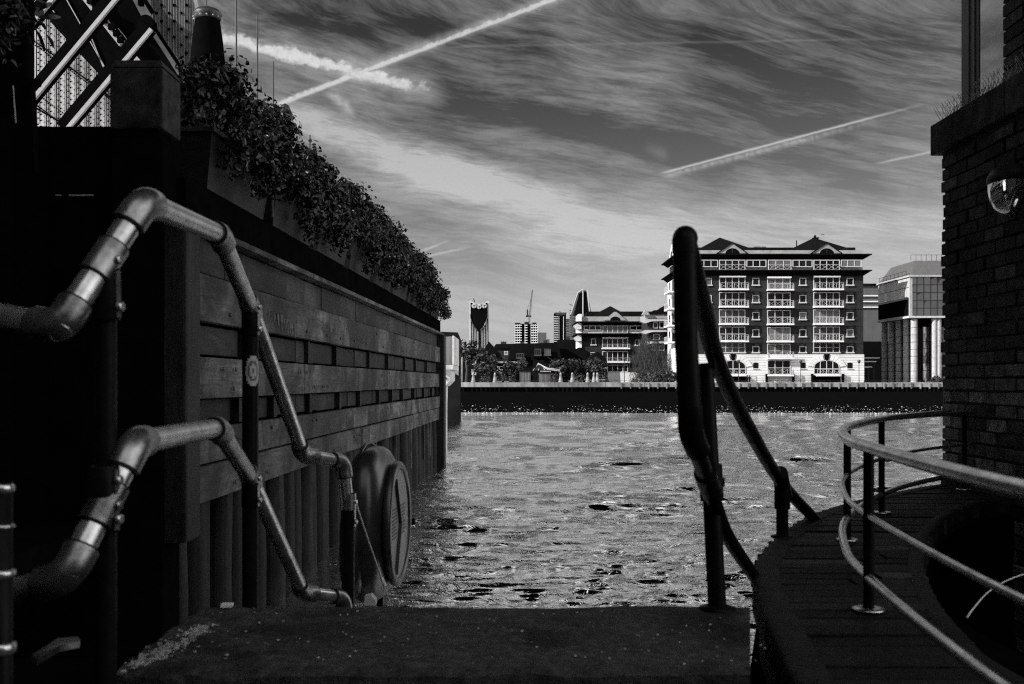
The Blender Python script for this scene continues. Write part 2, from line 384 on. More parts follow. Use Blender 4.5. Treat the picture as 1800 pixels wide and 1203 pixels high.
# ------------------------------------------------------------------ river and land
import numpy as np
def river():
    rg_ = np.random.RandomState(12)
    ys = [3.0]
    while ys[-1] < 60: ys.append(ys[-1]+max(.014, .00042*ys[-1]**2))
    ys = np.array(ys); ts = np.linspace(-.55, .95, 760)
    Yg, Tg = np.meshgrid(ys, ts, indexing='ij'); Xg = Yg*Tg
    dy = np.maximum(.014, .00042*Yg**2)*1.15
    H = np.zeros_like(Yg); DX = np.zeros_like(Yg); DY = np.zeros_like(Yg)
    # slow patches of rougher and calmer water
    pat = np.zeros_like(Yg)
    for i in range(14):
        l = rg_.uniform(3, 14); a = rg_.uniform(0, np.pi); pat += np.sin((Xg*np.cos(a)*.5+Yg*np.sin(a))*2*np.pi/l+rg_.uniform(0, 6.28))
    pat = 1+.12*pat; pat = np.clip(pat, .4, 1.7)
    for i in range(230):
        l = .11*(27.0**rg_.uniform(0, 1)); a = np.radians(90+rg_.normal(6, 15)); k = 2*np.pi/l
        slope = .053 if l < .5 else (.048 if l < 1.4 else .042)
        amp = slope/k*np.clip((l/dy-2.0)/1.6, 0, 1)*pat/(1+(l/dy/5.5)**2)
        ph = k*(Xg*np.cos(a)+Yg*np.sin(a))+rg_.uniform(0, 6.28)+.6*np.sin(Xg*rg_.uniform(.2, .9)+Yg*rg_.uniform(.1, .5)+rg_.uniform(0, 6))
        H += amp*np.cos(ph); DX -= amp*np.cos(a)*np.sin(ph)*1.0; DY -= amp*np.sin(a)*np.sin(ph)*1.0
    n, m = Yg.shape; edge = np.clip((60-Yg)/4, 0, 1); 
    co_ = np.stack([Xg+DX*edge, Yg+DY*edge, H*edge], -1).reshape(-1, 3)
    ix = np.arange(n*m).reshape(n, m); q_ = np.stack([ix[:-1, :-1], ix[:-1, 1:], ix[1:, 1:], ix[1:, :-1]], -1).reshape(-1, 4)
    yb = ys[-1]; base = n*m      # the calm rest of the river, joined on round it
    me = bpy.data.meshes.new('water')
    ex = np.array([(-900, -30, -.1), (900, -30, -.1), (900, 3.4, -.1), (-900, 3.4, -.1), (-900, 59.5, -.02), (900, 59.5, -.02), (900, 168, -.02), (-900, 168, -.02), (-1.0, 3.0, -.1), (-31, 60.0, -.02), (2.5, 3.0, -.1), (55, 60.0, -.02)], float)
    co_ = np.concatenate([co_, ex]); fq = np.array([(0, 1, 2, 3), (4, 5, 6, 7), (3, 8, 9, 4), (10, 2, 5, 11)])+base
    q_ = np.concatenate([q_, fq]); 
    me.vertices.add(len(co_)); me.vertices.foreach_set('co', co_.ravel()); me.loops.add(q_.size); me.loops.foreach_set('vertex_index', q_.ravel().astype(np.int32))
    me.polygons.add(len(q_)); me.polygons.foreach_set('loop_start', np.arange(0, q_.size, 4, dtype=np.int32)); me.polygons.foreach_set('use_smooth', np.ones(len(q_), bool))
    me.update(calc_edges=True); me.validate(); me.materials.append(MATS['water'])
    o = bpy.data.objects.new('water', me); COL.objects.link(o); struct(o, 'rippled river water'); ORG[o.name] = V((0, 0, 0))
river()
struct(G().add([(-5000, 166, 1.0), (5000, 166, 1.0), (5000, 6000, 1.0), (-5000, 6000, 1.0)], [(0, 1, 2, 3)]).build('ground', 'ground', org=(0, 166, 1)), 'ground of the far bank')
# dark flat sheet below the far river wall; pale stones paint glints along it
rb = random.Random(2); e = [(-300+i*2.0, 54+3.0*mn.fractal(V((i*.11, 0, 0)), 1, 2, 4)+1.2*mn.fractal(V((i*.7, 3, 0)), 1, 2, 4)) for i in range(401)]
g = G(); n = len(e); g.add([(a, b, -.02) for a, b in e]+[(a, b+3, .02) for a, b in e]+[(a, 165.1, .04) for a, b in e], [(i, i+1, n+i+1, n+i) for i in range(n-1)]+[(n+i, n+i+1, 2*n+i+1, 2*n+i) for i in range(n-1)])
struct(g.build('dark_flat', 'flat_black', org=(0, 60, 0)), 'dark flat sheet along the far bank')
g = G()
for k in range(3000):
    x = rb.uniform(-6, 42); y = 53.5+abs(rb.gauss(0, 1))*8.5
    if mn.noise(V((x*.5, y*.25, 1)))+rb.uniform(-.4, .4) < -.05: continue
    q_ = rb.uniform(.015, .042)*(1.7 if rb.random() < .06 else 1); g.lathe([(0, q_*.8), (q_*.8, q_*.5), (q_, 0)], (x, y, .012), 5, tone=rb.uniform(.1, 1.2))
struct(g.build('glint_stones', 'glint_pale', org=(0, 60, 0)), 'pale stones coloured as glints along the dark flat sheet', 'stuff')
# far quay wall
q = thing('quay_wall', 'long dark river wall with pale parapet across the water', 'river wall', (40, 165, 0))
g = G().box((-400, 165, -1), (520, 166.2, .80))
for i in range(300): x = -60+i*.75; g.box((x, 164.8, -1), (x+.3, 164.99, .78), random.uniform(.5, 2.5))
g.build('wall', 'quay_black', q)
g = G(); x = -62
while x < 112:
    L = random.uniform(2.4, 3.4); g.box((x, 164.9, .82), (x+L-.06, 165.5, 1.60+random.uniform(-.03, .03)), random.uniform(.75, 1.3)); x += L
for i in range(70): x = 18+i*1.5; g.box((x, 164.72, .55), (x+.22, 164.9, 1.5), random.uniform(.4, 1.1))
g.build('parapet', 'quay_parapet', q)
g = G()
for i in range(95): x = -60+i*1.85; g.tube([(x, 165.2, 1.6), (x, 165.2, 1.84)], .03, 5)
for zz in (1.84,): g.box((-60, 165.17, zz), (112, 165.23, zz+.04))
g.build('railing', 'frame_dark', q)

# ------------------------------------------------------------------ far bank buildings
def fb(g, x0, x1, y0, y1, z, out=.0, back=.3, tone=1.0):
    """box whose front outline, seen at distance z, spans the given frontal extent"""
    a = P(x0, y1, z); b = P(x1, y0, z)
    return g.box((a.x, z-out, a.z), (b.x, z+back, b.z), tone)
def window(root, x0, x1, y0, y1, z, bars=0, hb=0, fr=.09, surround=True, fm='frame_white', pm='glass_dark', sill=True):
    a = P(x0, y1, z); b = P(x1, y0, z); g = G()
    g.box((a.x, z-.10, a.z), (a.x+fr, z+.05, b.z)); g.box((b.x-fr, z-.10, a.z), (b.x, z+.05, b.z))
    g.box((a.x+fr, z-.10, b.z-fr), (b.x-fr, z+.05, b.z))
    if sill: g.box((a.x-.12, z-.22, a.z-.14), (b.x+.12, z+.05, a.z+fr*.6))
    else: g.box((a.x+fr, z-.10, a.z), (b.x-fr, z+.05, a.z+fr))
    for i in range(bars):
        xx = a.x+(b.x-a.x)*(i+1)/(bars+1); g.box((xx-fr*.45, z-.08, a.z+fr), (xx+fr*.45, z+.04, b.z-fr))
    for i in range(hb):
        zz = a.z+(b.z-a.z)*(i+1)/(hb+1); g.box((a.x+fr, z-.06, zz-.03), (b.x-fr, z+.03, zz+.03))
    f = g.build('window', fm, root)
    G().box((a.x+fr, z-.02, a.z+fr), (b.x-fr, z+.02, b.z-fr), random.uniform(.5, 2.2) if random.random() < .72 else random.uniform(6, 26)).build('pane', pm, f)
    return f
def balcony(root, x0, x1, ys, z, proj=1.1, rail=True, h=1.0, side=True):
    a = P(x0, ys, z); b = P(x1, ys, z); zt = a.z
    s = G().box((a.x, z-proj, zt-.27), (b.x, z-.02, zt)).build('balcony', 'stone_white', root)
    g = G(); y = z-proj+.06; n = 4; W = b.x-a.x
    g.box((a.x+.05, y-.03, zt+h-.06), (b.x-.05, y+.03, zt+h))
    for i in range(n+1):
        xx = a.x+.08+(W-.16)*i/n; g.box((xx-.035, y-.03, zt), (xx+.035, y+.03, zt+h-.06))
    for i in range(n):
        p = a.x+.08+(W-.16)*i/n; q_ = a.x+.08+(W-.16)*(i+1)/n; m_ = (p+q_)/2; hw = .42
        g.bar((m_-hw, y, zt+.12), (m_+hw, y, zt+h-.2), .035, .03, up=(0, 1, 0)); g.bar((m_-hw, y+.04, zt+h-.2), (m_+hw, y+.04, zt+.12), .035, .03, up=(0, 1, 0))
    if side:
        for xx in (a.x+.02, b.x-.28): g.box((xx, y-.06, zt), (xx+.26, y+.1, zt+h-.25), .8)
    g.build('railing', 'fence_rail', s)
    return s

def big_block():
    z = 171.0
    t = thing('apartment_building', 'tall dark brick apartment building with white stone base and two roof gables', 'building', P(1360, 673, z))
    dep = 13.5
    a = P(1196, 640, z); b = P(1517.5, 478, z); zb = 1.0; zm = P(0, 622.5, z).z
    zt = P(0, 478, z).z
    # brick body, joined round the door openings by setting panes just proud of it
    G().box((a.x, z, zm), (b.x, z+dep, zt)).build('wall', 'brick_far', t)
    g = G()
    for yy in (513, 543.5, 574, 604): fb(g, 1196.2, 1517.2, yy-.35, yy+.35, z, .03, .0, .35)
    g.build('string_course', 'brick_far', t)
    # white rusticated base in courses
    g = G(); zz = zb; c = 0; base_z = z-.16
    while zz < zm-.05:
        h = min(.44, zm-zz); g.box((a.x-.1, base_z, zz), (b.x+.1, z+dep+.1, zz+h-.05), random.uniform(.93, 1.05)); g.box((a.x-.04, base_z+.06, zz+h-.05), (b.x+.04, z+dep+.05, zz+h), .5); zz += h
    g.build('base', 'stone_white', t)
    zf = base_z
    # top floors: glazing band, lower eave, upper eave, parapet
    g = G(); fb(g, 1199, 1515, 455, 478.5, z, -.5, dep); g.build('penthouse_wall', 'brick_far', t)
    def eave(x0, x1, y_edge, y_under, pr, m='roof_lead', inset=.3):
        p = P(x0, y_edge, z); q_ = P(x1, y_edge, z); u = P(x0, y_under, z)
        X0, X1, Z = p.x, q_.x, p.z
        g = G(); g.box((X0, z-pr, Z-.18), (X1, z+dep+pr, Z))
        # sloping soffit
        ix = pr*.95
        g.add([(X0+.1, z-pr+.1, Z-.19), (X1-.1, z-pr+.1, Z-.19), (X1-ix, z-.04, u.z), (X0+ix, z-.04, u.z)], [(0, 3, 2, 1)])
        g.add([(X1-.1, z-pr+.1, Z-.19), (X1-.1, z+dep, Z-.19), (X1-ix, z+dep, u.z), (X1-ix, z-.04, u.z)], [(0, 3, 2, 1)])
        g.add([(X0+.1, z-pr+.1, Z-.19), (X0+ix, z-.04, u.z), (X0+ix, z+dep, u.z), (X0+.1, z+dep, Z-.19)], [(0, 3, 2, 1)])
        return g.build('eave', m, t)
    eave(1184.5, 1529, 475.2, 484.5, 1.15, 'roof_dark'); eave(1184.5, 1529, 447.2, 455.5, 1.15, 'roof_dark')
    for (x0, x1) in ((1224, 1263.5), (1311, 1347.5), (1392.5, 1429), (1477, 1516)): fb(G(), x0, x1, 469.5, 476, z, .12, .5).build('sill_panel', 'stone_grey', t)
    g = G(); fb(g, 1200, 1517, 439.5, 447, z, -.15, 1.0); g.build('parapet', 'stone_grey', t)
    for (x0, x1, n) in ((1199, 1223, 1), (1225, 1262, 2), (1312, 1347, 2), (1393, 1428, 2), (1478, 1514, 2)): window(t, x0, x1, 456.5, 469.3, z-.52, n, 0, .13, sill=False)
    for (x0, x1, n) in ((1264, 1310, 3), (1350, 1391, 2), (1430, 1476, 3)):
        window(t, x0, x1, 456.5, 475, z-.54, n, 0, .13, sill=False)
        a1 = P(x0, 474.7, z); b1 = P(x1, 474.7, z); g = G(); y = z-.9
        g.box((a1.x, y-.03, a1.z+.85), (b1.x, y+.03, a1.z+.91)); n = 4
        for i in range(n):
            p = a1.x+(b1.x-a1.x)*i/n; q_ = a1.x+(b1.x-a1.x)*(i+1)/n
            g.bar((p, y, a1.z+.05), (q_, y, a1.z+.85), .05, .05, up=(0, 1, 0)); g.bar((p, y+.04, a1.z+.85), (q_, y+.04, a1.z+.05), .05, .05, up=(0, 1, 0))
        g.build('railing', 'fence_rail', t)
    # roofs: two hipped pavilions joined by a low ridge
    def hip(x0, x1, pk, y_top, y_base=440.5, hw=0):
        A = P(x0, y_base, z); B = P(x1, y_base, z); T = P(pk, y_top, z); ym = z+dep/2
        g = G(); g.add([(A.x, z+.7, A.z), (B.x, z+.7, A.z), (B.x, z+dep, A.z), (A.x, z+dep, A.z), (T.x, z+4.6, T.z), (T.x, z+dep-4, T.z)],
                       [(0, 1, 4), (1, 2, 5, 4), (2, 3, 5), (3, 0, 4, 5), (3, 2, 1, 0)])
        return g.build('roof', 'roof_dark', t)
    hip(1222, 1336, 1275, 410.5); hip(1385, 1512, 1445, 411)
    g = G(); p = P(1225, 441, z); q_ = P(1512, 431.5, z); g.box((p.x, z+2.4, p.z), (q_.x, z+dep-2, q_.z)); g.build('roof', 'roof_dark', t)
    for cx in (1287.5, 1453.5):
        # pediment gable: light band with a half-round window
        pts = [(cx-25, 445), (cx-24, 443), (cx-2, 427.5), (cx+2, 427.5), (cx+24, 443), (cx+25, 445)]
        g = G(); g.prism([P(a_, b_, z-.35) for a_, b_ in pts], (0, .5, 0)); f = g.build('pediment', 'stone_grey', t)
        g = G(); arc = [P(cx+12.2*math.cos(k*math.pi/14), 445.4-9.2*math.sin(k*math.pi/14), z-.42) for k in range(15)]
        g.prism(arc, (0, .06, 0)); wn = g.build('window', 'far_dark', f)
        g = G(); fb(g, cx-.6, cx+.6, 436, 445, z-.46, .0, .03); g.build('frame', 'frame_dark', f)
        g = G(); T = P(cx, 425.5, z)
        g.prism([P(cx-28, 445, z-.5), P(cx, 425, z-.5), P(cx+28, 445, z-.5), P(cx+25.5, 445, z-.5), P(cx, 427.2, z-.5), P(cx-25.5, 445, z-.5)], (0, 6, 0)); g.build('gable_roof', 'roof_dark', t)
    # ventilation chimney, aerials, roof hatches
    g = G(); fb(g, 1446.8, 1454.5, 411, 422, z, -5, 6); fb(g, 1445.8, 1455.5, 409.6, 411.2, z, -4.9, 6.1); fb(g, 1448, 1451, 405.5, 409.7, z, -5.2, 5.6); g.bar(P(1443.5, 412.5, z+5), P(1449, 412.5, z+5), .1)
    g.build('chimney', 'roof_dark', t)
    g = G(); fb(g, 1408.4, 1410, 418, 430, z, -3, 3.2); g.build('vent_pipe', 'frame_dark', t)
    g = G(); fb(g, 1334, 1345, 429, 431.4, z, -3, 5); fb(g, 1347, 1354, 429, 431.4, z, -3, 5); g.build('roof_hatch', 'roof_lead', t)
    # small windows
    for (x0, x1) in ((1239.5, 1251), (1322.5, 1334.5), (1405, 1417), (1488, 1500)):
        for (y0, y1) in ((488.5, 501), (518.5, 531.5), (548.5, 561.5), (578.8, 591.5), (608.5, 619.5)):
            if x0 < 1250 and y0 > 560: pass
            window(t, x0, x1, y0, y1, z, 0, 0, .11)
    # balcony bays
    for (x0, x1, n) in ((1264, 1310, 3), (1429.5, 1476, 3)):
        for i, ys in enumerate((508.0, 538.4, 568.7, 598.8)):
            yt = (486, 513.5, 544, 574)[i]; window(t, x0, x1, yt, ys, z, n, 1, .13, sill=False); balcony(t, x0-.8, x1+4, ys, z)
        window(t, x0, x1, 602, 619.5, z, n, 1, .12)
        g = G(); fb(g, x0, x1, 485, 487.6, z, .5, 0); g.build('lintel', 'stone_white', t)
    for i, ys in enumerate((508.6, 538.8, 569, 599.2, 628.8, 658.5)):
        yt = (489, 514, 545, 575, 604, 633)[i]; window(t, 1348.5, 1389.5, yt, ys, zf if i > 4 else z, 2, 1, .13, sill=False); balcony(t, 1347.5, 1393, ys, z)
    fb(G(), 1348, 1390, 486.5, 489, z, .5, 0).build('lintel', 'stone_white', t)
    # arches with black keystones in the base
    for cx in (1288.5, 1453):
        arc = [P(cx+22*math.cos(k*math.pi/20), 645.5-12.2*math.sin(k*math.pi/20)**.8, zf-.02) for k in range(21)]
        pts = [P(cx+22, 656.5, zf-.02)]+arc+[P(cx-22, 656.5, zf-.02)]
        g = G(); g.prism(pts, (0, .02, 0)); ar = g.build('arch_opening', 'glass_dark', t)
        g = G()
        for k in range(20):
            p0, p1 = arc[k], arc[k+1]; g.bar(p0+V((0, -.04, 0)), p1+V((0, -.04, 0)), .14, .12, up=(0, 1, 0))
        for xx in (-22, -11, 0, 11, 22):
            top = 656.5-(11+12*max(0, 1-(xx/22)**2)**.5)*.98; fb(g, cx+xx-.6, cx+xx+.6, top, 656.5, zf-.06, .04, .03)
        fb(g, cx-21, cx+21, 647.5, 648.5, zf-.06, .03, .03)
        g.build('frame', 'frame_white', ar)
        for sg in (-1, 1):
            g = G()
            for k in range(5):
                a0 = math.pi/2-sg*(.22+k*.24); a1 = a0-sg*.22
                g.prism([P(cx+rr*1.0*math.cos(aa), 647-ry*math.sin(aa), zf-.03) for rr, ry, aa in ((24, 15, a0), (34, 24, a0), (34, 24, a1), (24, 15, a1))], (0, -.10, 0), .95)
            g.build('arch_stone', 'stone_white', ar)
        g = G(); g.prism([P(cx-5, 622.6, zf-.03), P(cx+5, 622.6, zf-.03), P(cx+2.4, 632.8, zf-.03), P(cx-2.4, 632.8, zf-.03)], (0, -.2, 0)); g.build('keystone', 'far_dark', ar)
        balcony(t, cx-20, cx+21, 658.5, z, side=False, h=.9)
        g = G(); fb(g, cx-24, cx+24, 659.4, 673, zf, .04, .02); g.build('undercroft', 'far_dark', t)
    for cx in (1328.5, 1411.5, 1494):
        g = G(); pts = [P(cx-4.6, 647.5, zf-.03), P(cx+4.6, 647.5, zf-.03)]+[P(cx+4.6*math.cos(k*math.pi/8), 638.5-1.5*math.sin(k*math.pi/8), zf-.03) for k in range(9)]
        g.prism(pts, (0, .02, 0)); f = g.build('window', 'glass_dark', t)
        g = G(); fb(g, cx-5.6, cx+5.6, 647.6, 648.8, zf, .15, 0); g.build('sill', 'stone_white', f)
    g = G()
    for cx in (1347, 1394, 1427, 1481): fb(g, cx-1.6, cx+1.6, 657, 673, zf, .5, 0)
    g.build('gate_pier', 'far_dark', t)
    # left flank: bays, slabs and panes along the side that faces the sun
    X = a.x; g = G()
    g.box((X-.12, z+.3, 5.5), (X-.01, z+dep-.3, zt)); g.build('flank_panel', 'stone_white', t)
    for k, ys in enumerate((508, 538.5, 569, 599)):
        zz = P(0, ys, z).z
        sb = G().box((X-1.5, z+3.0, zz-.27), (X-.13, z+8.5, zz)).build('balcony', 'stone_white', t)
        g = G(); g.box((X-1.5, z+3, zz+.9), (X-1.44, z+8.5, zz+.96))
        for i in range(9): g.box((X-1.5, z+3+i*.68, zz), (X-1.44, z+3.05+i*.68, zz+.9))
        g.build('railing', 'frame_white', sb)
        G().box((X-.16, z+3.6, zz+.05), (X-.125, z+8, zz+2.3)).build('window', 'glass_dark', t)
        G().box((X-.16, z+10, zz+.9), (X-.125, z+11.5, zz+2.2)).build('window', 'glass_dark', t)
        G().box((X-.16, z+1, zz+.9), (X-.125, z+2, zz+2.2)).build('window', 'glass_dark', t)
    g = G(); Z0 = P(0, 447, z).z
    g.prism([(X-.5, z+3.5, Z0), (X-.5, z+6.5, Z0+2.6), (X-.5, z+9.5, Z0)], (1.2, 0, 0)); pd = g.build('pediment', 'stone_white', t)
    g = G(); g.prism([(X-.55, z+6.5+1.0*math.cos(k*math.pi/8), Z0+.3+1.1*math.sin(k*math.pi/8)) for k in range(9)], (.04, 0, 0)); g.build('window', 'glass_dark', pd)
big_block()

def second_block():
    z = 206.0
    t = thing('apartment_building', 'lower brick apartment building with one gable, left of the tall one', 'building', P(1090, 673, z))
    A = P(1018, 0, z).x; B = P(1200, 0, z).x; dep = 14
    z0 = 1.0; zt = P(0, 590, z).z
    G().box((A+.8, z, z0), (B, z+dep, zt)).build('wall', 'brick_far', t)
    g = G(); fb(g, 1022, 1140, 571, 589, z, -.4, dep); g.build('penthouse_wall', 'stone_grey', t)
    g = G(); fb(g, 1024, 1140, 556, 565, z, -.3, dep-1); g.build('parapet', 'stone_grey', t)
    for ye, pr in ((565.6, 1.6), (586.2, 1.5)):
        g = G(); fb(g, 1012, 1140, ye-.2, ye+1.8, z, pr, dep); fb(g, 1018, 1136, ye+1.8, ye+5, z, pr*.5, 2, .6); g.build('eave', 'roof_dark', t)
    g = G(); fb(g, 1024, 1058, 581, 586, z, .2, 0); fb(g, 1106, 1132, 581, 586, z, .2, 0); g.build('sill_panel', 'stone_white', t)
    for x0, x1, n, y1 in ((1026, 1057, 2, 580.5), (1059, 1104, 4, 586), (1107, 1131, 1, 580.5)): window(t, x0, x1, 572, y1, z-.42, n, 0, .16, sill=False)
    for y0, y1 in ((594, 611.5), (617, 635.5), (641, 654)):
        window(t, 1058.5, 1104, y0, y1, z, 4, 0, .16, sill=False)
        if y1 < 650: balcony(t, 1057.5, 1107, y1, z, .8, h=.8, side=False)
    g = G(); fb(g, 1059, 1104, 592.8, 595, z, .5, 0); g.build('lintel', 'stone_white', t)
    for x0, x1, y0, y1 in ((1039, 1047.5, 595, 606), (1116, 1124, 597, 607), (1038, 1047, 619, 630)): window(t, x0, x1, y0, y1, z, 0, 0, .14)
    g = G(); fb(g, 1068, 1168, 654.5, 673, z, .2, 0); g.build('base', 'stone_white', t)
    # roof with gable
    g = G(); Zb = P(0, 557, z).z; T = P(1077, 534.5, z)
    xs = P(1036, 0, z).x; xe = P(1110, 0, z).x
    g.add([(xs, z+.8, Zb), (xe, z+.8, Zb), (xe, z+dep, Zb), (xs, z+dep, Zb), (T.x, z+5, T.z), (T.x, z+10, T.z)], [(0, 1, 4), (1, 2, 5, 4), (2, 3, 5), (3, 0, 4, 5)]); g.build('roof', 'roof_dark', t)
    g = G(); fb(g, 1034, 1150, 545.5, 557.5, z, -3, dep-3); g.build('roof', 'roof_dark', t)
    cx = 1081.5
    g = G(); g.prism([P(a_, b_, z-.2) for a_, b_ in ((cx-19, 563), (cx-17, 560.5), (cx-2, 548), (cx+2, 548), (cx+17, 560.5), (cx+19, 563))], (0, .5, 0)); f = g.build('pediment', 'stone_grey', t)
    g = G(); g.prism([P(cx+9*math.cos(k*math.pi/12), 563-6.8*math.sin(k*math.pi/12), z-.27) for k in range(13)], (0, .05, 0)); g.build('window', 'far_dark', f)
    # white angled bay ends on the left flank
    for y0, y1, x0 in ((567, 577, 1008.5), (588.5, 598, 1008.5)):
        g = G(); a1 = P(x0+2.5, y0, z); b1 = P(1023, y1, z)
        g.prism([P(x0, y0+5, z-.8), P(x0+9, y0, z-.8), P(1022, y0+1, z-.8), P(1022, y1+1, z-.8), P(x0+6, y1+2, z-.8)], (0, 3, 0), .8); g.build('bay_end', 'stone_white', t)
    g = G(); fb(g, 1016.5, 1022.5, 552, 611, z, .3, 8); g.build('flank_panel', 'stone_white', t)
    # stair wing stepping towards the tall block
    z = 192.0
    t = thing('apartment_building', 'stepped brick wing with white balcony ends between the two gabled blocks', 'building', P(1150, 673, z))
    g = G(); fb(g, 1140, 1205, 560, 673, z, 0, 10); g.build('wall', 'brick_far', t)
    g = G(); fb(g, 1136, 1200, 552, 560, z, -.2, 9); g.build('parapet', 'stone_grey', t)
    g = G(); Zb = P(0, 552, z).z; g.prism([P(1140, 552.5, z), P(1150, 545, z), P(1158, 545, z), P(1172, 535, z), P(1200, 535, z), P(1200, 552.5, z)], (0, 8, 0)); g.build('roof', 'roof_dark', t)
    g = G(); g.prism([P(1130, 552, z-.6), P(1135, 543.5, z-.6), P(1142, 552, z-.6), P(1142, 553, z-.6), P(1129, 553, z-.6)], (0, 2, 0)); g.build('pediment', 'stone_grey', t)
    for y0 in (561, 580, 600):
        g = G(); g.prism([P(1126, y0+4, z-.8), P(1134, y0, z-.8), P(1172, y0, z-.8), P(1172, y0+3, z-.8), P(1146, y0+3.5, z-.8), P(1134, y0+7, z-.8)], (0, 2, 0), .7); g.build('bay_end', 'stone_white', t)
    for x0, x1, y0, y1 in ((1148, 1156, 566, 577), (1159, 1167, 566, 577), (1148, 1160, 587, 597), (1146, 1152, 606, 616), (1158, 1168, 606, 616)): window(t, x0, x1, y0, y1, z, 0, 0, .14, sill=False)
second_block()

def glass_block():
    z = 165.0 if False else 172.0
    t = thing('office_building', 'glass office building on tall white columns beyond the brick wall', 'building', P(1640, 673, z))
    C = P(1600, 0, z).x; zbk = z+15; Rt = P(1760, 0, z).x
    zl = P(0, 555, z).z; zh = P(0, 486.5, z).z
    G().box((C+.1, z+.1, zl), (Rt, zbk, zh)).build('glazing', 'far_glass', t)
    g = G()   # right-hand front grid, panes that mirror the sky
    fz = z+.05
    xs = [C+i*1.18 for i in range(12)]; zs = [zl+i*(zh-zl)/5 for i in range(6)]
    for x_ in xs: g.box((x_-.05, z-.02, zl), (x_+.05, z+.06, zh))
    for z_ in zs: g.box((C, z-.03, z_-.05), (Rt, z+.055, z_+.05))
    g.build('mullion', 'frame_dark', t)
    g = G()
    for i in range(11):
        for j in range(5):
            dx = random.uniform(-.035, .035); dz = random.uniform(-.02, .03)
            x0, x1, z0, z1 = xs[i]+.06, xs[i+1]-.06, zs[j]+.06, zs[j+1]-.06
            g.add([(x0, z+.07+dx, z0), (x1, z+.07, z0), (x1, z+.07+dz, z1), (x0, z+.07+dz+dx, z1)], [(0, 1, 2, 3)])
    g.build('pane', 'glass_sky', t)
    # left side: light panels above a dark recess
    ym = [z+i*(zbk-z)/10 for i in range(11)]; zmid = zl+(zh-zl)*.47
    g = G()
    for i in range(10): 
        for j in range(2):
            z0 = zmid+(zh-zmid)*j/2+.06; z1 = zmid+(zh-zmid)*(j+1)/2-.06
            g.box((C-.05, ym[i]+.07, z0), (C+.08, ym[i+1]-.07, z1), random.uniform(.7, 1.15))
    g.build('side_panel', 'cladding', t)
    g = G(); g.box((C-.01, z+1.2, zl+.2), (C+.09, zbk, zmid-.2)); g.build('side_recess', 'far_dark', t)
    g = G(); g.box((C-.08, z-.08, zl), (C+.35, z+.4, zh), .9); g.box((C-.3, z-.3, zl-.35), (Rt, zbk, zl-.02), 1.3); g.box((C-.3, z-.3, zh), (Rt, zbk+.2, zh+.3), 1)
    g.build('frame', 'concrete_pale', t)
    # mansard and rail on the roof
    p = P(1592, 487, z); q_ = P(1612, 456.5, z+3)
    g = G(); X0 = p.x; Z0 = zh+.3; Z1 = P(0, 458, z+3).z
    g.add([(C+.6, z+1, Z0), (Rt, z+1, Z0), (Rt, zbk+2, Z0), (C+.6, zbk+2, Z0), (C+2.0, z+3, Z1), (Rt, z+3, Z1), (Rt, zbk-1, Z1), (C+2.0, zbk-1, Z1)],
          [(0, 1, 5, 4), (1, 2, 6, 5), (2, 3, 7, 6), (3, 0, 4, 7), (4, 5, 6, 7)]); g.build('roof', 'roof_lead', t)
    g = G()
    for i in range(9): g.tube([(C+1.4+i*.9, z+3.2, Z1), (C+1.4+i*.9, z+3.2, Z1+1)], .04, 4)
    g.box((C+1.4, z+3.17, Z1+1), (C+9, z+3.23, Z1+1.06))
    for i in range(8): g.tube([(C+.1, z+2+i*1.8, zh+.3), (C+.1, z+2+i*1.8, zh+1.2)], .04, 4)
    g.box((C+.07, z+2, zh+1.2), (C+.13, z+15, zh+1.26)); g.build('railing', 'frame_dark', t)
    # columns
    for i in range(5):
        yy = z+.6+i*3.4
        g = G(); 
        g.lathe([(.55, 1.0), (.55, zl-.4)], (C+.9, yy, 0), 16)
        col = g.build('column', 'concrete_pale', t)
        for zz in range(1, 9): G().lathe([(.56, 0), (.56, .06)], (C+.9, yy, 1.0+zz*1.25), 16, smooth=False).build('joint', 'frame_dark', col)
    for xx in (1649, 1641):
        p = P(xx, 0, z); g = G(); g.lathe([(.42, 1.0), (.42, zl-.4)], (p.x+.3, z+.4, 0), 14); g.build('column', 'concrete_pale', t)
    g = G(); g.box((C+2.0, z+2.0, 1.0), (Rt, zbk, zl-.4)); g.build('core', 'far_dark', t)
    g = G()
    for i in range(9):
        for j in range(8):
            x0 = C+3+i*1.15; z0 = 1.1+j*1.28; d = random.uniform(-.04, .04)
            g.add([(x0, z+1.95+d, z0), (x0+1.07, z+1.95, z0), (x0+1.07, z+1.95+d, z0+1.2), (x0, z+1.95, z0+1.2)], [(0, 1, 2, 3)], random.uniform(.5, 2))
    g.build('pane', 'glass_sky', t)
    # paler low block behind it
    z = 235.0
    t = thing('office_building', 'low pale office block between the tall brick building and the glass one', 'building', P(1540, 673, z))
    g = G(); fb(g, 1505, 1600, 502, 600, z, 0, 12); g.build('wall', 'roof_lead', t)
    g = G(); fb(g, 1500, 1600, 498.5, 501.5, z, .5, 12); g.build('roof', 'roof_dark', t)
    g = G(); 
    for i in range(3): fb(g, 1505, 1600, 519+i*10, 521+i*10, z, .4, 0)
    g.build('ledge', 'stone_white', t)
    g = G(); fb(g, 1505, 1600, 600, 673, z, 0, 10); g.build('lower_wall', 'far_dark', t)
    z = 178.0
    t = thing('canopy', 'white slatted canopy in the gap beside the tall brick building', 'canopy', P(1532, 673, z))
    g = G()
    for y0 in (628, 634.5, 644): fb(g, 1516, 1546-(y0-628)*.8, y0, y0+1.8, z, .0, 3)
    g.build('slat', 'stone_white', t)
    g = G()
    for x_ in (1520, 1530, 1540): fb(g, x_, x_+1, 629, 673, z, -1, 1.2)
    g.build('post', 'frame_dark', t)
glass_block()

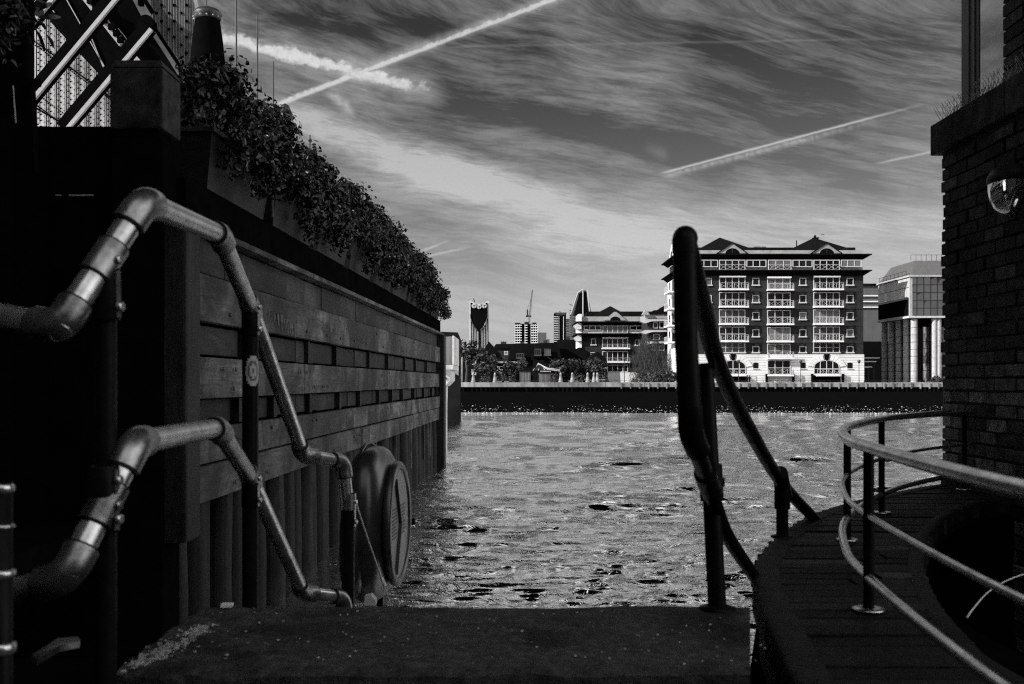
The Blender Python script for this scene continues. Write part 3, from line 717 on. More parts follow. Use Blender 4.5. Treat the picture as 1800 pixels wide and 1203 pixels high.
def skyline():
    # tapering tower with three round openings
    z = 1850.0
    t = thing('tower', 'slender tower with three round openings under its scooped top', 'tower', P(842, 673, z))
    top = [(825, 530), (827, 528.2), (830, 531), (836, 533.6), (842, 534.4), (848, 533.6), (854, 531), (858, 528.4), (859, 529)]
    g = G(); g.prism([P(859.3, 672, z)]+[P(a_, b_, z) for a_, b_ in top[::-1]]+[P(825, 672, z)], (0, 30, 0)); g.build('shaft', 'cladding', t)
    g = G()
    for k in range(8):
        x_ = 827.5+k*4.2
        if abs(x_-842) > 2: fb(g, x_, x_+1.3, 560, 672, z-1, 0, .5)
    g.build('rib', 'far_dark', t)
    g = G(); g.prism([P(827, 531.5, z-2), P(842, 536, z-2), P(857, 531.5, z-2), P(857, 560, z-2), P(852, 573, z-2), P(843.8, 583, z-2), P(843.6, 672, z-2), P(840.8, 672, z-2), P(840.6, 583, z-2), P(832, 573, z-2), P(827.5, 560, z-2)], (0, 1, 0)); g.build('dark_face', 'far_dark', t)
    for s_ in (-1, 1):
        g = G(); arc = [P(842+s_*(15.5-13*(k/8)**2), 552+k*3.6, z-3) for k in range(9)]; g.tube(arc, .7, 5); g.build('edge_trim', 'far_glass', t)
    for cx, cy_, r in ((833.3, 537.2, 4.3), (842.3, 539, 4.0), (851.2, 537.2, 4.3)):
        c = P(cx, cy_, z-3); g = G(); rr = r*z/F; g.lathe([(rr*.28, 0), (rr, 0), (rr, -1), (rr*.28, -1)], c, 20, (0, 1, 0), smooth=False); d = g.build('round_opening', 'far_white', t)
        g = G(); g.lathe([(0, 0), (rr*.26, 0), (rr*.26, -1.2), (0, -1.2)], c, 10, (0, 1, 0), smooth=False)
        for k in range(3): a_ = k*2.09+.5; g.bar(c+V((0, -1.3, 0)), c+V((math.cos(a_)*rr*.8, -1.3, math.sin(a_)*rr*.8)), .55, .3, up=(0, 1, 0))
        g.build('hub', 'frame_dark', d)
    g = G(); g.bar(P(832, 524.5, z), P(835, 531.5, z+2), 1, 1); g.build('aerial', 'far_dark', t)
    # block under construction and its crane
    z = 700.0
    t = thing('construction_block', 'white banded tower block under construction below the crane', 'building', P(925, 673, z))
    g = G(); fb(g, 905, 944.5, 569, 672, z, 0, 15); g.build('core', 'far_dark', t)
    g = G()
    for k in range(13):
        y_ = 571+k*4.4
        for (x0, x1) in ((904.6, 917), (922, 927), (933, 945)): fb(g, x0, x1, y_, y_+1.3, z, .9, 1)
    for x_ in (905, 909, 913.2, 922.5, 933, 937, 941, 944.3): fb(g, x_, x_+.6, 570, 620, z, .6, .3)
    g.build('floor_slab', 'stone_white', t)
    g = G()
    for x0, x1, y0, y1 in ((905, 915, 567, 569), (922, 930, 565.5, 569), (936, 943, 566.5, 569)): fb(g, x0, x1, y0, y1, z, -1, 6)
    g.build('parapet', 'frame_dark', t)
    g = G()
    for x0, x1, y0 in ((944, 950, 584), (950, 960.5, 584.5), (962, 966, 596)): fb(g, x0, x1, y0, 672, z+40, 0, 12)
    o = g.build('apartment_building', 'roof_lead', None); tag(o, 'small pale block right of the white banded tower', 'building')
    g = G(); z = 705
    t = thing('tower_crane', 'luffing tower crane above the white banded block', 'crane', P(930, 566, z))
    for (dx) in (-.5, .5): g.bar(P(930.5+dx*2, 569, z), P(930.5+dx*2, 553, z), .35)
    for k in range(8): g.bar(P(929.5, 568-k*2, z), P(931.5, 566-k*2, z), .2)
    g.build('mast', 'crane', t)
    g = G(); a_, b_ = P(930.5, 553, z), P(935.3, 509.5, z)
    g.bar(a_, b_, .45); g.bar(a_+V((.9, 0, 0)), b_+V((.5, 0, 0)), .3)
    for k in range(14): p = a_.lerp(b_, k/14); q_ = a_.lerp(b_, (k+1)/14); g.bar(p, q_+V((.7, 0, 0)), .18)
    g.build('jib', 'crane', t)
    g = G(); fb(g, 924.5, 934, 554, 557, z, 0, 2); fb(g, 926, 928.5, 544, 554, z, 0, 1); g.bar(P(927, 544, z), P(934, 523, z), .2); g.build('counterweight', 'frame_dark', t)
    # two residential towers
    z = 1300.0
    t = thing('tower', 'flat topped dark residential tower with pale balcony edges', 'tower', P(986, 673, z))
    g = G(); fb(g, 974.5, 995, 550, 672, z, 0, 20); g.build('shaft', 'far_dark', t)
    g = G(); 
    for k in range(22): fb(g, 973.6, 981, 556+k*3.1, 557+k*3.1, z, 2, 1)
    fb(g, 982, 983, 556, 672, z, 1, 1); fb(g, 990, 991, 556, 672, z, 1, 1); g.build('balcony', 'cladding', t)
    g = G(); fb(g, 975, 996, 549, 551, z, 1, 18); g.bar(P(983, 547, z), P(987, 550, z), 1); fb(g, 977, 993, 552, 554, z, .8, 1, .4); g.build('crown', 'roof_lead', t)
    g = G(); 
    for k in range(24): fb(g, 996, 1001.5, 560+k*3, 562+k*3, z, 0, 12, random.uniform(.6, 1.4))
    g.build('wing', 'roof_lead', t)
    z = 1500.0
    t = thing('tower', 'tall wedge topped tower with slanting shoulders behind the gabled block', 'tower', P(1022, 673, z))
    g = G(); g.prism([P(1001, 672, z), P(1004, 552, z), P(1014.5, 516, z), P(1024, 509, z), P(1032, 511, z), P(1041, 556, z), P(1041, 672, z)], (0, 30, 0)); g.build('shaft', 'roof_lead', t)
    g = G()
    g.prism([P(1008, 560, z-1), P(1018, 516, z-1), P(1023, 513, z-1), P(1023, 672, z-1), P(1008, 672, z-1)], (0, .5, 0)); g.prism([P(1026, 513, z-1), P(1030.5, 513, z-1), P(1035, 556, z-1), P(1035, 672, z-1), P(1026, 672, z-1)], (0, .5, 0)); g.build('glazing', 'far_dark', t)
    g = G()
    for a_, b_ in (((1003, 552), (1015, 515)), ((1024.5, 508), (1024.5, 600)), ((1032, 510), (1036.5, 550)), ((1014, 515), (1024, 508))): g.bar(P(*a_, z-2), P(*b_, z-2), 1.3, 1, up=(0, 1, 0))
    for k in range(26): g.bar(P(1008, 556+k*2.6, z-2), P(1022, 554+k*2.6, z-2), .5, .4, up=(0, 1, 0), tone=.5)
    g.build('edge_trim', 'cladding', t)
    g = G(); g.bar(P(1000.5, 534, z), P(1006.5, 537, z), .8)
    for k in range(16): g.box(P(1001, 546+k*3, z), P(1004.5, 545+k*3, z+1))
    g.build('stair_core', 'far_dark', t)
skyline()

def houses():
    def house(pts, z, label, wins=(), dormers=(), chim=(), m='house_brick', dep=9, white=()):
        xs = [p[0] for p in pts]; t = thing('house', label, 'house', P(sum(xs)/len(xs), 673, z))
        ye = max(p[1] for p in pts)                       # eaves line
        g = G(); fb(g, min(xs)+1, max(xs)-1, ye, 673, z, 0, dep); g.build('wall', m, t)
        g = G(); g.prism([P(a_, b_, z-.4) for a_, b_ in pts], (0, dep+.8, 0)); rf = g.build('roof', 'roof_dark', t)
        for (x0, x1, y0, y1) in wins: window(t, x0, x1, y0, y1, z, 1, 1, .16, sill=False)
        for (x0, x1, y0, y1) in dormers: window(t, x0, x1, y0, y1, z-.9, 2, 0, .09, sill=True, fm='roof_lead')
        for (x0, x1, y0, y1) in chim:
            g = G(); fb(g, x0, x1, y0, y1, z, -2, 3.5)
            for k in range(3): xx = x0+.8+(x1-x0-1.6)*k/2; fb(g, xx-.5, xx+.5, y0-1.6, y0, z, -2.3, 2.8)
            g.build('chimney', 'brick_far', t)
        for (x0, x1, y0, y1) in white:
            g = G(); fb(g, x0, x1, y0, y1, z, .25, 0); g.build('fascia', 'stone_white', t)
        return t
    house([(812, 622), (824, 614), (850, 612), (872, 622)], 196, 'dark low house under the slender tower, two lit sash windows in its front', wins=((829, 837, 632, 641), (829, 837, 649, 659)))
    house([(842, 632), (859, 599.5), (880, 622), (884, 632)], 205, 'dark house with a steep pointed gable right of the slender tower', wins=((886, 893, 617, 624),))
    house([(866, 612), (872, 604.5), (960, 603), (964, 612)], 230, 'long dark terrace with chimneys below the crane', chim=((880, 890, 600, 605), (915, 922, 600.5, 605), (956, 962, 598, 604)), wins=((874, 879, 606, 611), (897, 901, 605, 610)), m='brick_far')
    house([(893, 633), (899, 607), (944, 606), (948, 633)], 200, 'dark mansard roofed house with one dormer, left of its twin dormer neighbour', dormers=((908, 921, 621, 629),))
    house([(936, 628), (940, 603), (982, 602), (986, 628)], 198, 'dark mansard roofed house with two dormers in its steep roof', dormers=((940, 951, 613, 624), (957, 968, 613, 624)))
    house([(980, 613), (982, 597), (1020, 597), (1024, 613)], 232, 'dark house with three arched white windows below the towers', wins=((983, 989, 602, 608), (994, 1000, 602, 608), (1005, 1011, 602, 608)), chim=((996, 1003, 591, 597),))
    house([(980, 640), (983, 614), (1028, 612), (1030, 640)], 203, 'dark house with a plain steep roof next to the striped marquee')
    house([(1034, 632), (1051, 617.5), (1066, 630), (1068, 640)], 188, 'dark gabled shed before the lower apartment building', white=((1056, 1067, 646, 647.4),))
    # pub front and terrace
    z = 180
    t = thing('pub_building', 'dark riverside pub with a long pale fascia under a flat roof', 'building', P(890, 673, z))
    g = G(); fb(g, 842, 930, 637, 673, z, 0, 8); g.build('wall', 'house_brick', t)
    g = G(); fb(g, 860, 918, 635, 638, z, .5, 0); fb(g, 845, 862, 636.5, 638, z, .5, 0); g.build('fascia', 'stone_grey', t)
    for x0, x1, y0, y1 in ((846, 853, 642, 652), (857, 861, 640, 648), (872, 878, 644, 656), (880, 886, 644, 656), (905, 911, 643, 650), (895, 900, 644, 656)): window(t, x0, x1, y0, y1, z, 1, 1, .12, sill=False)
    # timber sheds
    for x0, x1, y0, lab in ((913.5, 933, 652, 'grey boarded shed on the far quay, left of the marquee'), (947.5, 968, 655, 'grey boarded shed under the marquee')):
        z = 174; t = thing('shed', lab, 'shed', P((x0+x1)/2, 673, z))
        g = G(); n = 8
        for k in range(n): fb(g, x0+(x1-x0)*k/n, x0+(x1-x0)*(k+.9)/n, y0, 673, z, 0, 2.5, random.uniform(.6, 1.3))
        g.build('boarding', 'wood_shed', t)
        g = G(); fb(g, x0-.8, x1+.8, y0-1.5, y0, z, .2, 2.8); g.build('roof', 'roof_dark', t)
    z = 176
    t = thing('marquee', 'dark striped marquee with white edges and scalloped valance on the quay', 'marquee', P(955, 673, z))
    apex = P(946.5, 638.5, z+1.5)
    cor = [P(937, 651, z-1.5), P(958, 650, z-1.5), P(972, 651, z+1), P(944, 650, z+4)]
    g = G(); g.add([apex]+cor, [(0, 1, 2), (0, 2, 3), (0, 3, 4), (0, 4, 1)]); g.build('canopy', 'cloth_dark', t)
    g = G()
    for c_ in (cor[0], cor[1], cor[0].lerp(cor[1], .45)): g.tube([apex, apex.lerp(c_, .5)-V((0, 0, .16)), c_], .08, 5)
    for k in range(3): g.tube([apex+V((0, 0, -.12*k)), P(962, 646.5+k*1.2, z-1), P(984, 649.5+k*1.5, z-1)], .05, 4)
    for k in range(9): g.box(P(950+k*2.1, 653.6, z-1.55), P(951.4+k*2.1, 651.6, z-1.5))
    g.build('trim', 'frame_white', t)
    g = G()
    for c_ in cor[:3]: g.tube([c_, (c_.x, c_.y, 1.0)], .05, 6)
    g.build('pole', 'frame_dark', t)
    # pale folded parasols
    for i, (px, lab) in enumerate(((985.5, 'leftmost pale folded parasol right of the striped marquee'), (1006, 'second pale folded parasol right of the striped marquee'), (1033, 'third pale folded parasol right of the striped marquee'), (1044, 'left one of the close pair of pale folded parasols'), (1050, 'right one of the close pair of pale folded parasols by the gabled shed'),
                                     (832, 'pale folded parasol below the lit sash windows'), (870, 'pale folded parasol in front of the pub wall'))):
        z = 170; p = P(px, 0, z); t = thing('folded_parasol', lab, 'parasol', (p.x, z, 1.0), 'pale folded parasols on the far quay')
        G().lathe([(.0, 2.25), (.14, 2.2), (.22, 1.9), (.16, 1.85), (.28, 1.2), (.36, .75), (.42, .55), (.1, .5)], (p.x, z, 1.0), 9).build('cover', 'stone_grey', t)
        G().tube([(p.x, z, 1.0), (p.x, z, 1.6)], .05, 6).build('pole', 'frame_dark', t)
    # terrace tables with pale tops: small scattered furniture
    for i in range(14):
        px = random.choice((random.uniform(850, 905), random.uniform(972, 1066), random.uniform(990, 1060)))
        z = random.uniform(168, 173); p = P(px, 0, z); h = random.uniform(.74, 1.1)
        t = thing('garden_table', 'small pale table standing on the far pub terrace', 'table', (p.x, z, 1.0), 'tables on the far pub terrace')
        g = G(); g.box((p.x-.4, z-.3, 1+h-.05), (p.x+.4, z+.3, 1+h)); g.build('tabletop', 'frame_white', t)
        g = G(); g.box((p.x-.05, z-.05, 1), (p.x+.05, z+.05, 1+h-.05)); g.build('leg', 'frame_dark', t)
houses()

def street_lamp(px, y_top, z, lab):
    p = P(px, 673, z); zt = P(px, y_top, z).z
    t = thing('street_lamp', lab, 'street lamp', (p.x, z, 1.0), 'dark street lamps on the far quay')
    G().tube([(p.x, z, 1.0), (p.x, z, zt-.5)], [.07, .045], 8).build('post', 'frame_dark', t)
    G().lathe([(.05, -.5), (.2, -.3), (.3, 0), (.24, .06), (.0, .22)], (p.x, z, zt), 10).build('lantern', 'far_glass', t)
street_lamp(1298.5, 634, 167.5, 'street lamp before the left white arch of the tall building')
street_lamp(1407.5, 634, 167.5, 'street lamp between the two white arches')
street_lamp(1510, 634, 167.5, 'street lamp at the right corner of the white stone base')
street_lamp(1097.5, 630, 168, 'street lamp left of the tall bare willow')

def tree(name, lab, px, z, h, r, m='leaf_far', n=900, ls=.5, trunk=.25, clumps=9, bare=False, cat='tree', zb=1.0, group=None, seed=1):
    rnd = random.Random(seed); p = P(px, 0, z); x0 = p.x
    t = thing(name, lab, cat, (x0, z, zb), group)
    g = G(); g.tube([(x0, z, zb), (x0+.2, z, zb+h*.35), (x0-.1, z, zb+h*.7)], [trunk, trunk*.7, trunk*.25], 8)
    tips = []
    for k in range(10 if not bare else 22):
        a_ = rnd.uniform(0, 6.28); zz = zb+h*rnd.uniform(.25, .75); L = r*rnd.uniform(.5, 1.0)
        s_ = V((x0, z, zz)); e_ = s_+V((math.cos(a_)*L, math.sin(a_)*L, L*rnd.uniform(.3, 1.1))); m_ = s_.lerp(e_, .5)+V((0, 0, .1*L))
        g.tube([s_, m_, e_], [trunk*.35, trunk*.22, trunk*.08], 5); tips.append(e_)
    g.build('trunk', 'bark' if not bare else 'leaf_bare', t)
    g = G()
    if bare:
        for k in range(n):
            e_ = rnd.choice(tips); c = V((e_.x+rnd.gauss(0, r*.22), e_.y+rnd.gauss(0, r*.2), 0)); zz = zb+h*rnd.uniform(.25, 1.0)*min(1, 1.15-abs(c.x-x0)/r*.5)
            L = rnd.uniform(.5, 1.6); g.bar((c.x, c.y, zz), (c.x+rnd.uniform(-.4, .4), c.y, zz-L), .05, .05, rnd.uniform(.3, 1.6))
    else:
        cl = []
        for k in range(clumps):
            a_ = rnd.uniform(0, 6.28); rr = r*rnd.uniform(.2, .75); cl.append((V((x0+math.cos(a_)*rr, z+math.sin(a_)*rr, zb+h*rnd.uniform(.45, .9))), r*rnd.uniform(.3, .5)))
        for k in range(n):
            c, q_ = rnd.choice(cl); d = V((rnd.gauss(0, 1), rnd.gauss(0, 1), rnd.gauss(0, 1))).normalized(); c2 = c+d*q_*rnd.uniform(.55, 1.08)
            g.leaf(c2, ls*rnd.uniform(.6, 1.3), d+V((rnd.gauss(0, .5), rnd.gauss(0, .5), rnd.gauss(0, .5)+.3)), rnd.uniform(.4, 1.8))
    g.build('crown', m, t)
tree('willow_tree', 'tall thin leafed willow standing before the stepped brick wing', 1142, 182, 9.2, 3.4, 'leaf_bare', 1000, .3, .22, bare=True, seed=3)
def bush(px, py_top, z, r, lab, seed, m='leaf_far', n=600, zb=1.0, ls=.35, group=None):
    rnd = random.Random(seed); p = P(px, py_top, z); h = p.z-zb; g = G()
    for k in range(n):
        d = V((rnd.gauss(0, 1), rnd.gauss(0, 1), abs(rnd.gauss(0, 1)))).normalized(); k_ = rnd.uniform(.6, 1.0)*(1+.25*mn.noise(d*2.2+V((seed, 0, 0))))
        g.leaf((p.x+d.x*r*k_, z+d.y*r*k_*.7, zb+d.z*h*k_), ls*rnd.uniform(.6, 1.3), d+V((rnd.gauss(0, .5), rnd.gauss(0, .5), rnd.gauss(0, .5))), rnd.uniform(.4, 2.2))
    tag(g.build('bush', m, org=(p.x, z, zb)), lab, 'bush', group)
for i_, (px_, w_) in enumerate(((852, 1.1), (884, 1.6), (900, 1.1), (975, 1.2), (1016, 1.4), (1060, 1.1))):
    bush(px_, 656-(i_ % 3)*2, 171.5, w_, ('leftmost', 'second', 'third', 'fourth', 'fifth', 'rightmost')[i_]+' of the speckled shrubs along the far pub terrace', 50+i_, 'leaf_bare', 260, ls=.25, group='shrubs along the far pub terrace')
for i, (px, py, z, r, lab, m) in enumerate(((1128, 652, 170, 2.0, 'pale round bush on the quay left of the willow trunk', 'leaf_bare'), (1150, 647, 169, 2.4, 'broad pale bush on the quay right of the willow', 'leaf_bare'), (1172, 645, 169, 2.2, 'dark bush at the foot of the tall building flank', 'leaf_far'), (1190, 650, 170, 2.0, 'dark bush behind the leaning stair rail', 'leaf_far'), (1645, 660, 170, 1.5, 'dark bush by the columns near the brick wall', 'leaf_far'))):
    bush(px, py, z, r, lab, i+11, m)
tree('tree', 'dark round tree on the quay below the slender tower', 846, 186, 7.2, 2.6, n=700, seed=5)
tree('tree', 'small dark tree before the pointed gable house', 871, 184, 5.6, 2.4, n=600, seed=6)
tree('tree', 'dark low tree between the marquee and the gabled shed', 1020, 183, 4.8, 2.6, n=600, seed=8)

def person(px, z, lab, lean=0.0, col='cloth_dark', seed=0):
    p = P(px, 0, z); x, zb = p.x, 1.0
    t = thing('person', lab, 'person', (x, z, zb))
    J = {'pel': (0, 0, .95), 'che': (0, 0, 1.3), 'nek': (0, 0, 1.5), 'hed': (0, -.02, 1.62), 'top': (0, -.02, 1.74),
         'ls': (-.19, 0, 1.42), 'le': (-.25, 0, 1.15), 'lh': (-.24, -.1, .92), 'rs': (.19, 0, 1.42), 're': (.26, 0, 1.15), 'rh': (.22, -.12, .93),
         'lk': (-.1, -.03, .5), 'lf': (-.12, 0, .08), 'lt': (-.13, -.16, .04), 'rk': (.1, .03, .5), 'rf': (.12, .05, .08), 'rt': (.13, -.1, .04)}
    Rr = {'pel': .15, 'che': .16, 'nek': .06, 'hed': .10, 'top': .08, 'ls': .07, 'le': .05, 'lh': .035, 'rs': .07, 're': .05, 'rh': .035, 'lk': .075, 'lf': .05, 'lt': .04, 'rk': .075, 'rf': .05, 'rt': .04}
    ks = list(J); ed = [('pel', 'che'), ('che', 'nek'), ('nek', 'hed'), ('hed', 'top'), ('che', 'ls'), ('ls', 'le'), ('le', 'lh'), ('che', 'rs'), ('rs', 're'), ('re', 'rh'), ('pel', 'lk'), ('lk', 'lf'), ('lf', 'lt'), ('pel', 'rk'), ('rk', 'rf'), ('rf', 'rt')]
    me = bpy.data.meshes.new('body'); me.from_pydata([J[k] for k in ks], [(ks.index(a_), ks.index(b_)) for a_, b_ in ed], [])
    me.materials.append(MATS[col]); ob = bpy.data.objects.new('body', me); COL.objects.link(ob); ob.parent = t
    m_ = ob.modifiers.new('s', 'SKIN')
    for i, k in enumerate(ks): me.skin_vertices[0].data[i].radius = (Rr[k], Rr[k]*.8)
    me.skin_vertices[0].data[0].use_root = True
    sb = ob.modifiers.new('u', 'SUBSURF'); sb.levels = sb.render_levels = 1
    G().lathe([(0, -.12), (.085, -.06), (.1, .02), (.07, .1), (0, .13)], (x, z-.02, zb+1.67), 10).build('hair', 'far_dark', t)
person(1313.6, 167.3, 'left one of two people in dark coats before the white stone base')
person(1317.4, 167.4, 'right one of two people in dark coats before the white stone base')

# ------------------------------------------------------------------ near left: river wall, planters, gate pier
A_ = 2.2; DV = V((.036, 1, 0)).normalized(); NV = V((DV.y, -DV.x, 0))      # fence runs along DV, faces NV (to the right)
def W(s, h, out=0.0):
    """point on the river wall: s metres along, h above the water, out towards the river"""
    return V((-A_, 0, 0))+DV*s+NV*out+V((0, 0, h))
def wbox(g, s0, s1, h0, h1, o0, o1, tone=1.0):
    return g.obox((W(s0, h0, o0)+W(s1, h1, o1))/2, DV*(s1-s0)/2, NV*(o1-o0)/2, V((0, 0, (h1-h0)/2)), tone)
rnd = random.Random(21)
S0, S1 = 5.85, 20.0
t = thing('river_wall', 'weathered timber boarded river wall running out to the water', 'river wall', W(S0, 0))
g = G()
def row(h0, h1, o0, lens, tones, th=.07, gap=.008):
    s = S0+.25
    while s < S1:
        L = rnd.uniform(*lens); e = min(s+L, S1); o = o0+rnd.uniform(-.008, .008)
        wbox(g, s, e-gap, h0+rnd.uniform(0, .008), h1-rnd.uniform(0, .008), o-th, o, rnd.uniform(*tones)); s = e
E0 = EYE
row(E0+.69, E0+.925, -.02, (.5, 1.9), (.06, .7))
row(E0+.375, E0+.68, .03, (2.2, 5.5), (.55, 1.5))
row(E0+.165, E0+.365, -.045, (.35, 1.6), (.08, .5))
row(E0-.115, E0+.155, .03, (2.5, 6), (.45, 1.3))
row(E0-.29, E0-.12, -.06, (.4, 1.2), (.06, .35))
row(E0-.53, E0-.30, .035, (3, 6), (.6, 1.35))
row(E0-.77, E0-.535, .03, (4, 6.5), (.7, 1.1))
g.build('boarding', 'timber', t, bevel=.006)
g = G(); 
for k in range(12):      # short uprights set in the recessed rows
    s = S0+1.2+k*1.18+rnd.uniform(-.2, .2); wbox(g, s, s+.09, E0-.29, E0-.12, -.06, -.01, rnd.uniform(.5, 1.4))
for k in range(9):
    s = S0+1.6+k*1.55+rnd.uniform(-.3, .3); wbox(g, s, s+.05, E0+.165, E0+.365, -.045, .0, rnd.uniform(.5, 1.6))
g.build('batten', 'timber_upright', t)
g = G()
for k in range(60):      # bolt heads
    s = rnd.uniform(S0+.5, S1); h = rnd.choice((E0+.6, E0+.45, E0+.08, E0-.05, E0-.36, E0-.62, E0-.7)); g.lathe([(.0, .012), (.014, .01), (.016, 0)], W(s, h, .036), 6, NV)
g.build('bolt', 'frame_dark', t)
g = G(); wbox(g, S0-.02, S0+.23, EYE-.95, EYE+.93, -.12, .085, .85); g.build('end_post', 'timber_upright', t, bevel=.02)
g = G(); wbox(g, S1+.01, S1+.35, -.8, EYE+.93, -.35, .12, .5); g.build('end_post', 'timber_upright', t, bevel=.02)
g = G(); wbox(g, S0+.24, S1+.4, E0+.935, E0+.975, -.5, .075, 1.2); g.build('ledge', 'timber', t)
g = G(); wbox(g, S0+.2, S1+.4, E0+.98, E0+1.235, -.5, .0, 1); g.build('cap_beam', 'black_wall', t)
g = G(); s = S0+.25
while s < S1+.3:         # piles below the boards
    r = rnd.uniform(.10, .14); k = rnd.uniform(.08, .8)*(2.2 if rnd.random() < .12 else 1); o = rnd.uniform(-.25, -.10)
    g.tube([W(s, -1, o), W(s, .4, o+rnd.uniform(-.02, .02)), W(s, E0-.72, o)], [r*1.05, r, r*.95], 9, True, k); s += r*2+.01
g.build('piling', 'timber_upright', t)
g = G(); wbox(g, S0+.2, S1+.2, -1, E0-.5, -.6, -.26, 1); wbox(g, S0+.2, S1+.3, E0-.8, E0+.93, -.5, -.16, 1); g.build('backing', 'black_wall', t)
g = G()
for s in (14.6, 16.2, 17.9, 18.8, 12.9): wbox(g, s, s+.05, .35, 1.0, -.06, -.02, rnd.uniform(5, 9))
g.build('scale_strip', 'timber_upright', t)
g = G()      # old chalk scribble on the boards
for k in range(15):
    s = 7.72+k*.055+rnd.uniform(-.02, .02); h = E0+.50-k*.006; g.bar(W(s, h+.06+rnd.uniform(-.02, .02), .04), W(s+.03, h-.05+rnd.uniform(-.02, .03), .04), .010, .003, up=NV)
for k in range(9): s = 6.9+k*.02; g.bar(W(s, E0-.38-rnd.random()*.06, .038), W(s+.02, E0-.47, .038), .007, .003, up=NV)
g.build('chalk_mark', 'timber', t).data.attributes['tone'].data.foreach_set('value', [1.9]*(24*6))

# dark wall across the picture, gate pier on its corner
t = thing('boundary_wall', 'tall black timber wall closing the left side behind the handrail', 'wall', (-4.5, 5.95, 0))
g = G(); x = -9.0
while x < -2.35:
    wd = .19; g.box((x, 5.86+random.uniform(-.006, .006), -1), (x+wd-.006, 6.0, EYE+1.50), random.uniform(.5, 1.4)); x += wd
g.build('boarding', 'black_wall', t)
g = G().box((-9, 6.0, EYE+1.503), (-2.35, 6.1, EYE+1.53)); g.build('coping', 'black_wall', t)
g = G(); g.box((-2.60, 5.84, EYE+1.088), (-2.46, 5.856, EYE+1.096), 1.0); g.box((-2.68, 5.84, EYE+1.09), (-2.65, 5.856, EYE+1.095), 1.0); g.build('light_slit', 'white_plastic', t)  # pale strips paint a slit of light on the black boards
t = thing('gate_pier', 'square dark pier with chamfered cap, its right side lit', 'pier', (-2.17, 6.0, EYE-1))
G().box((-2.335, 5.80, -1), (-2.035, 6.10, EYE+1.42)).build('shaft', 'black_wall', t, bevel=.01)
G().box((-2.31, 5.82, EYE+1.424), (-2.06, 6.08, EYE+1.47)).build('neck', 'black_wall', t)
G().box((-2.345, 5.80, EYE+1.474), (-2.035, 6.12, EYE+1.83)).build('block', 'stone', t, bevel=.012)
g = G(); c = V((-2.19, 5.96, EYE+1.834)); h = .155
g.add([c+V((-h, -h, 0)), c+V((h, -h, 0)), c+V((h, h+.02, 0)), c+V((-h, h+.02, 0)), c+V((-h*.85, -h*.85, .045)), c+V((h*.85, -h*.85, .045)), c+V((h*.85, h*.85, .045)), c+V((-h*.85, h*.85, .045))],
      [(3, 2, 1, 0), (0, 1, 5, 4), (1, 2, 6, 5), (2, 3, 7, 6), (3, 0, 4, 7), (4, 5, 6, 7)]); g.build('cap', 'stone', t)

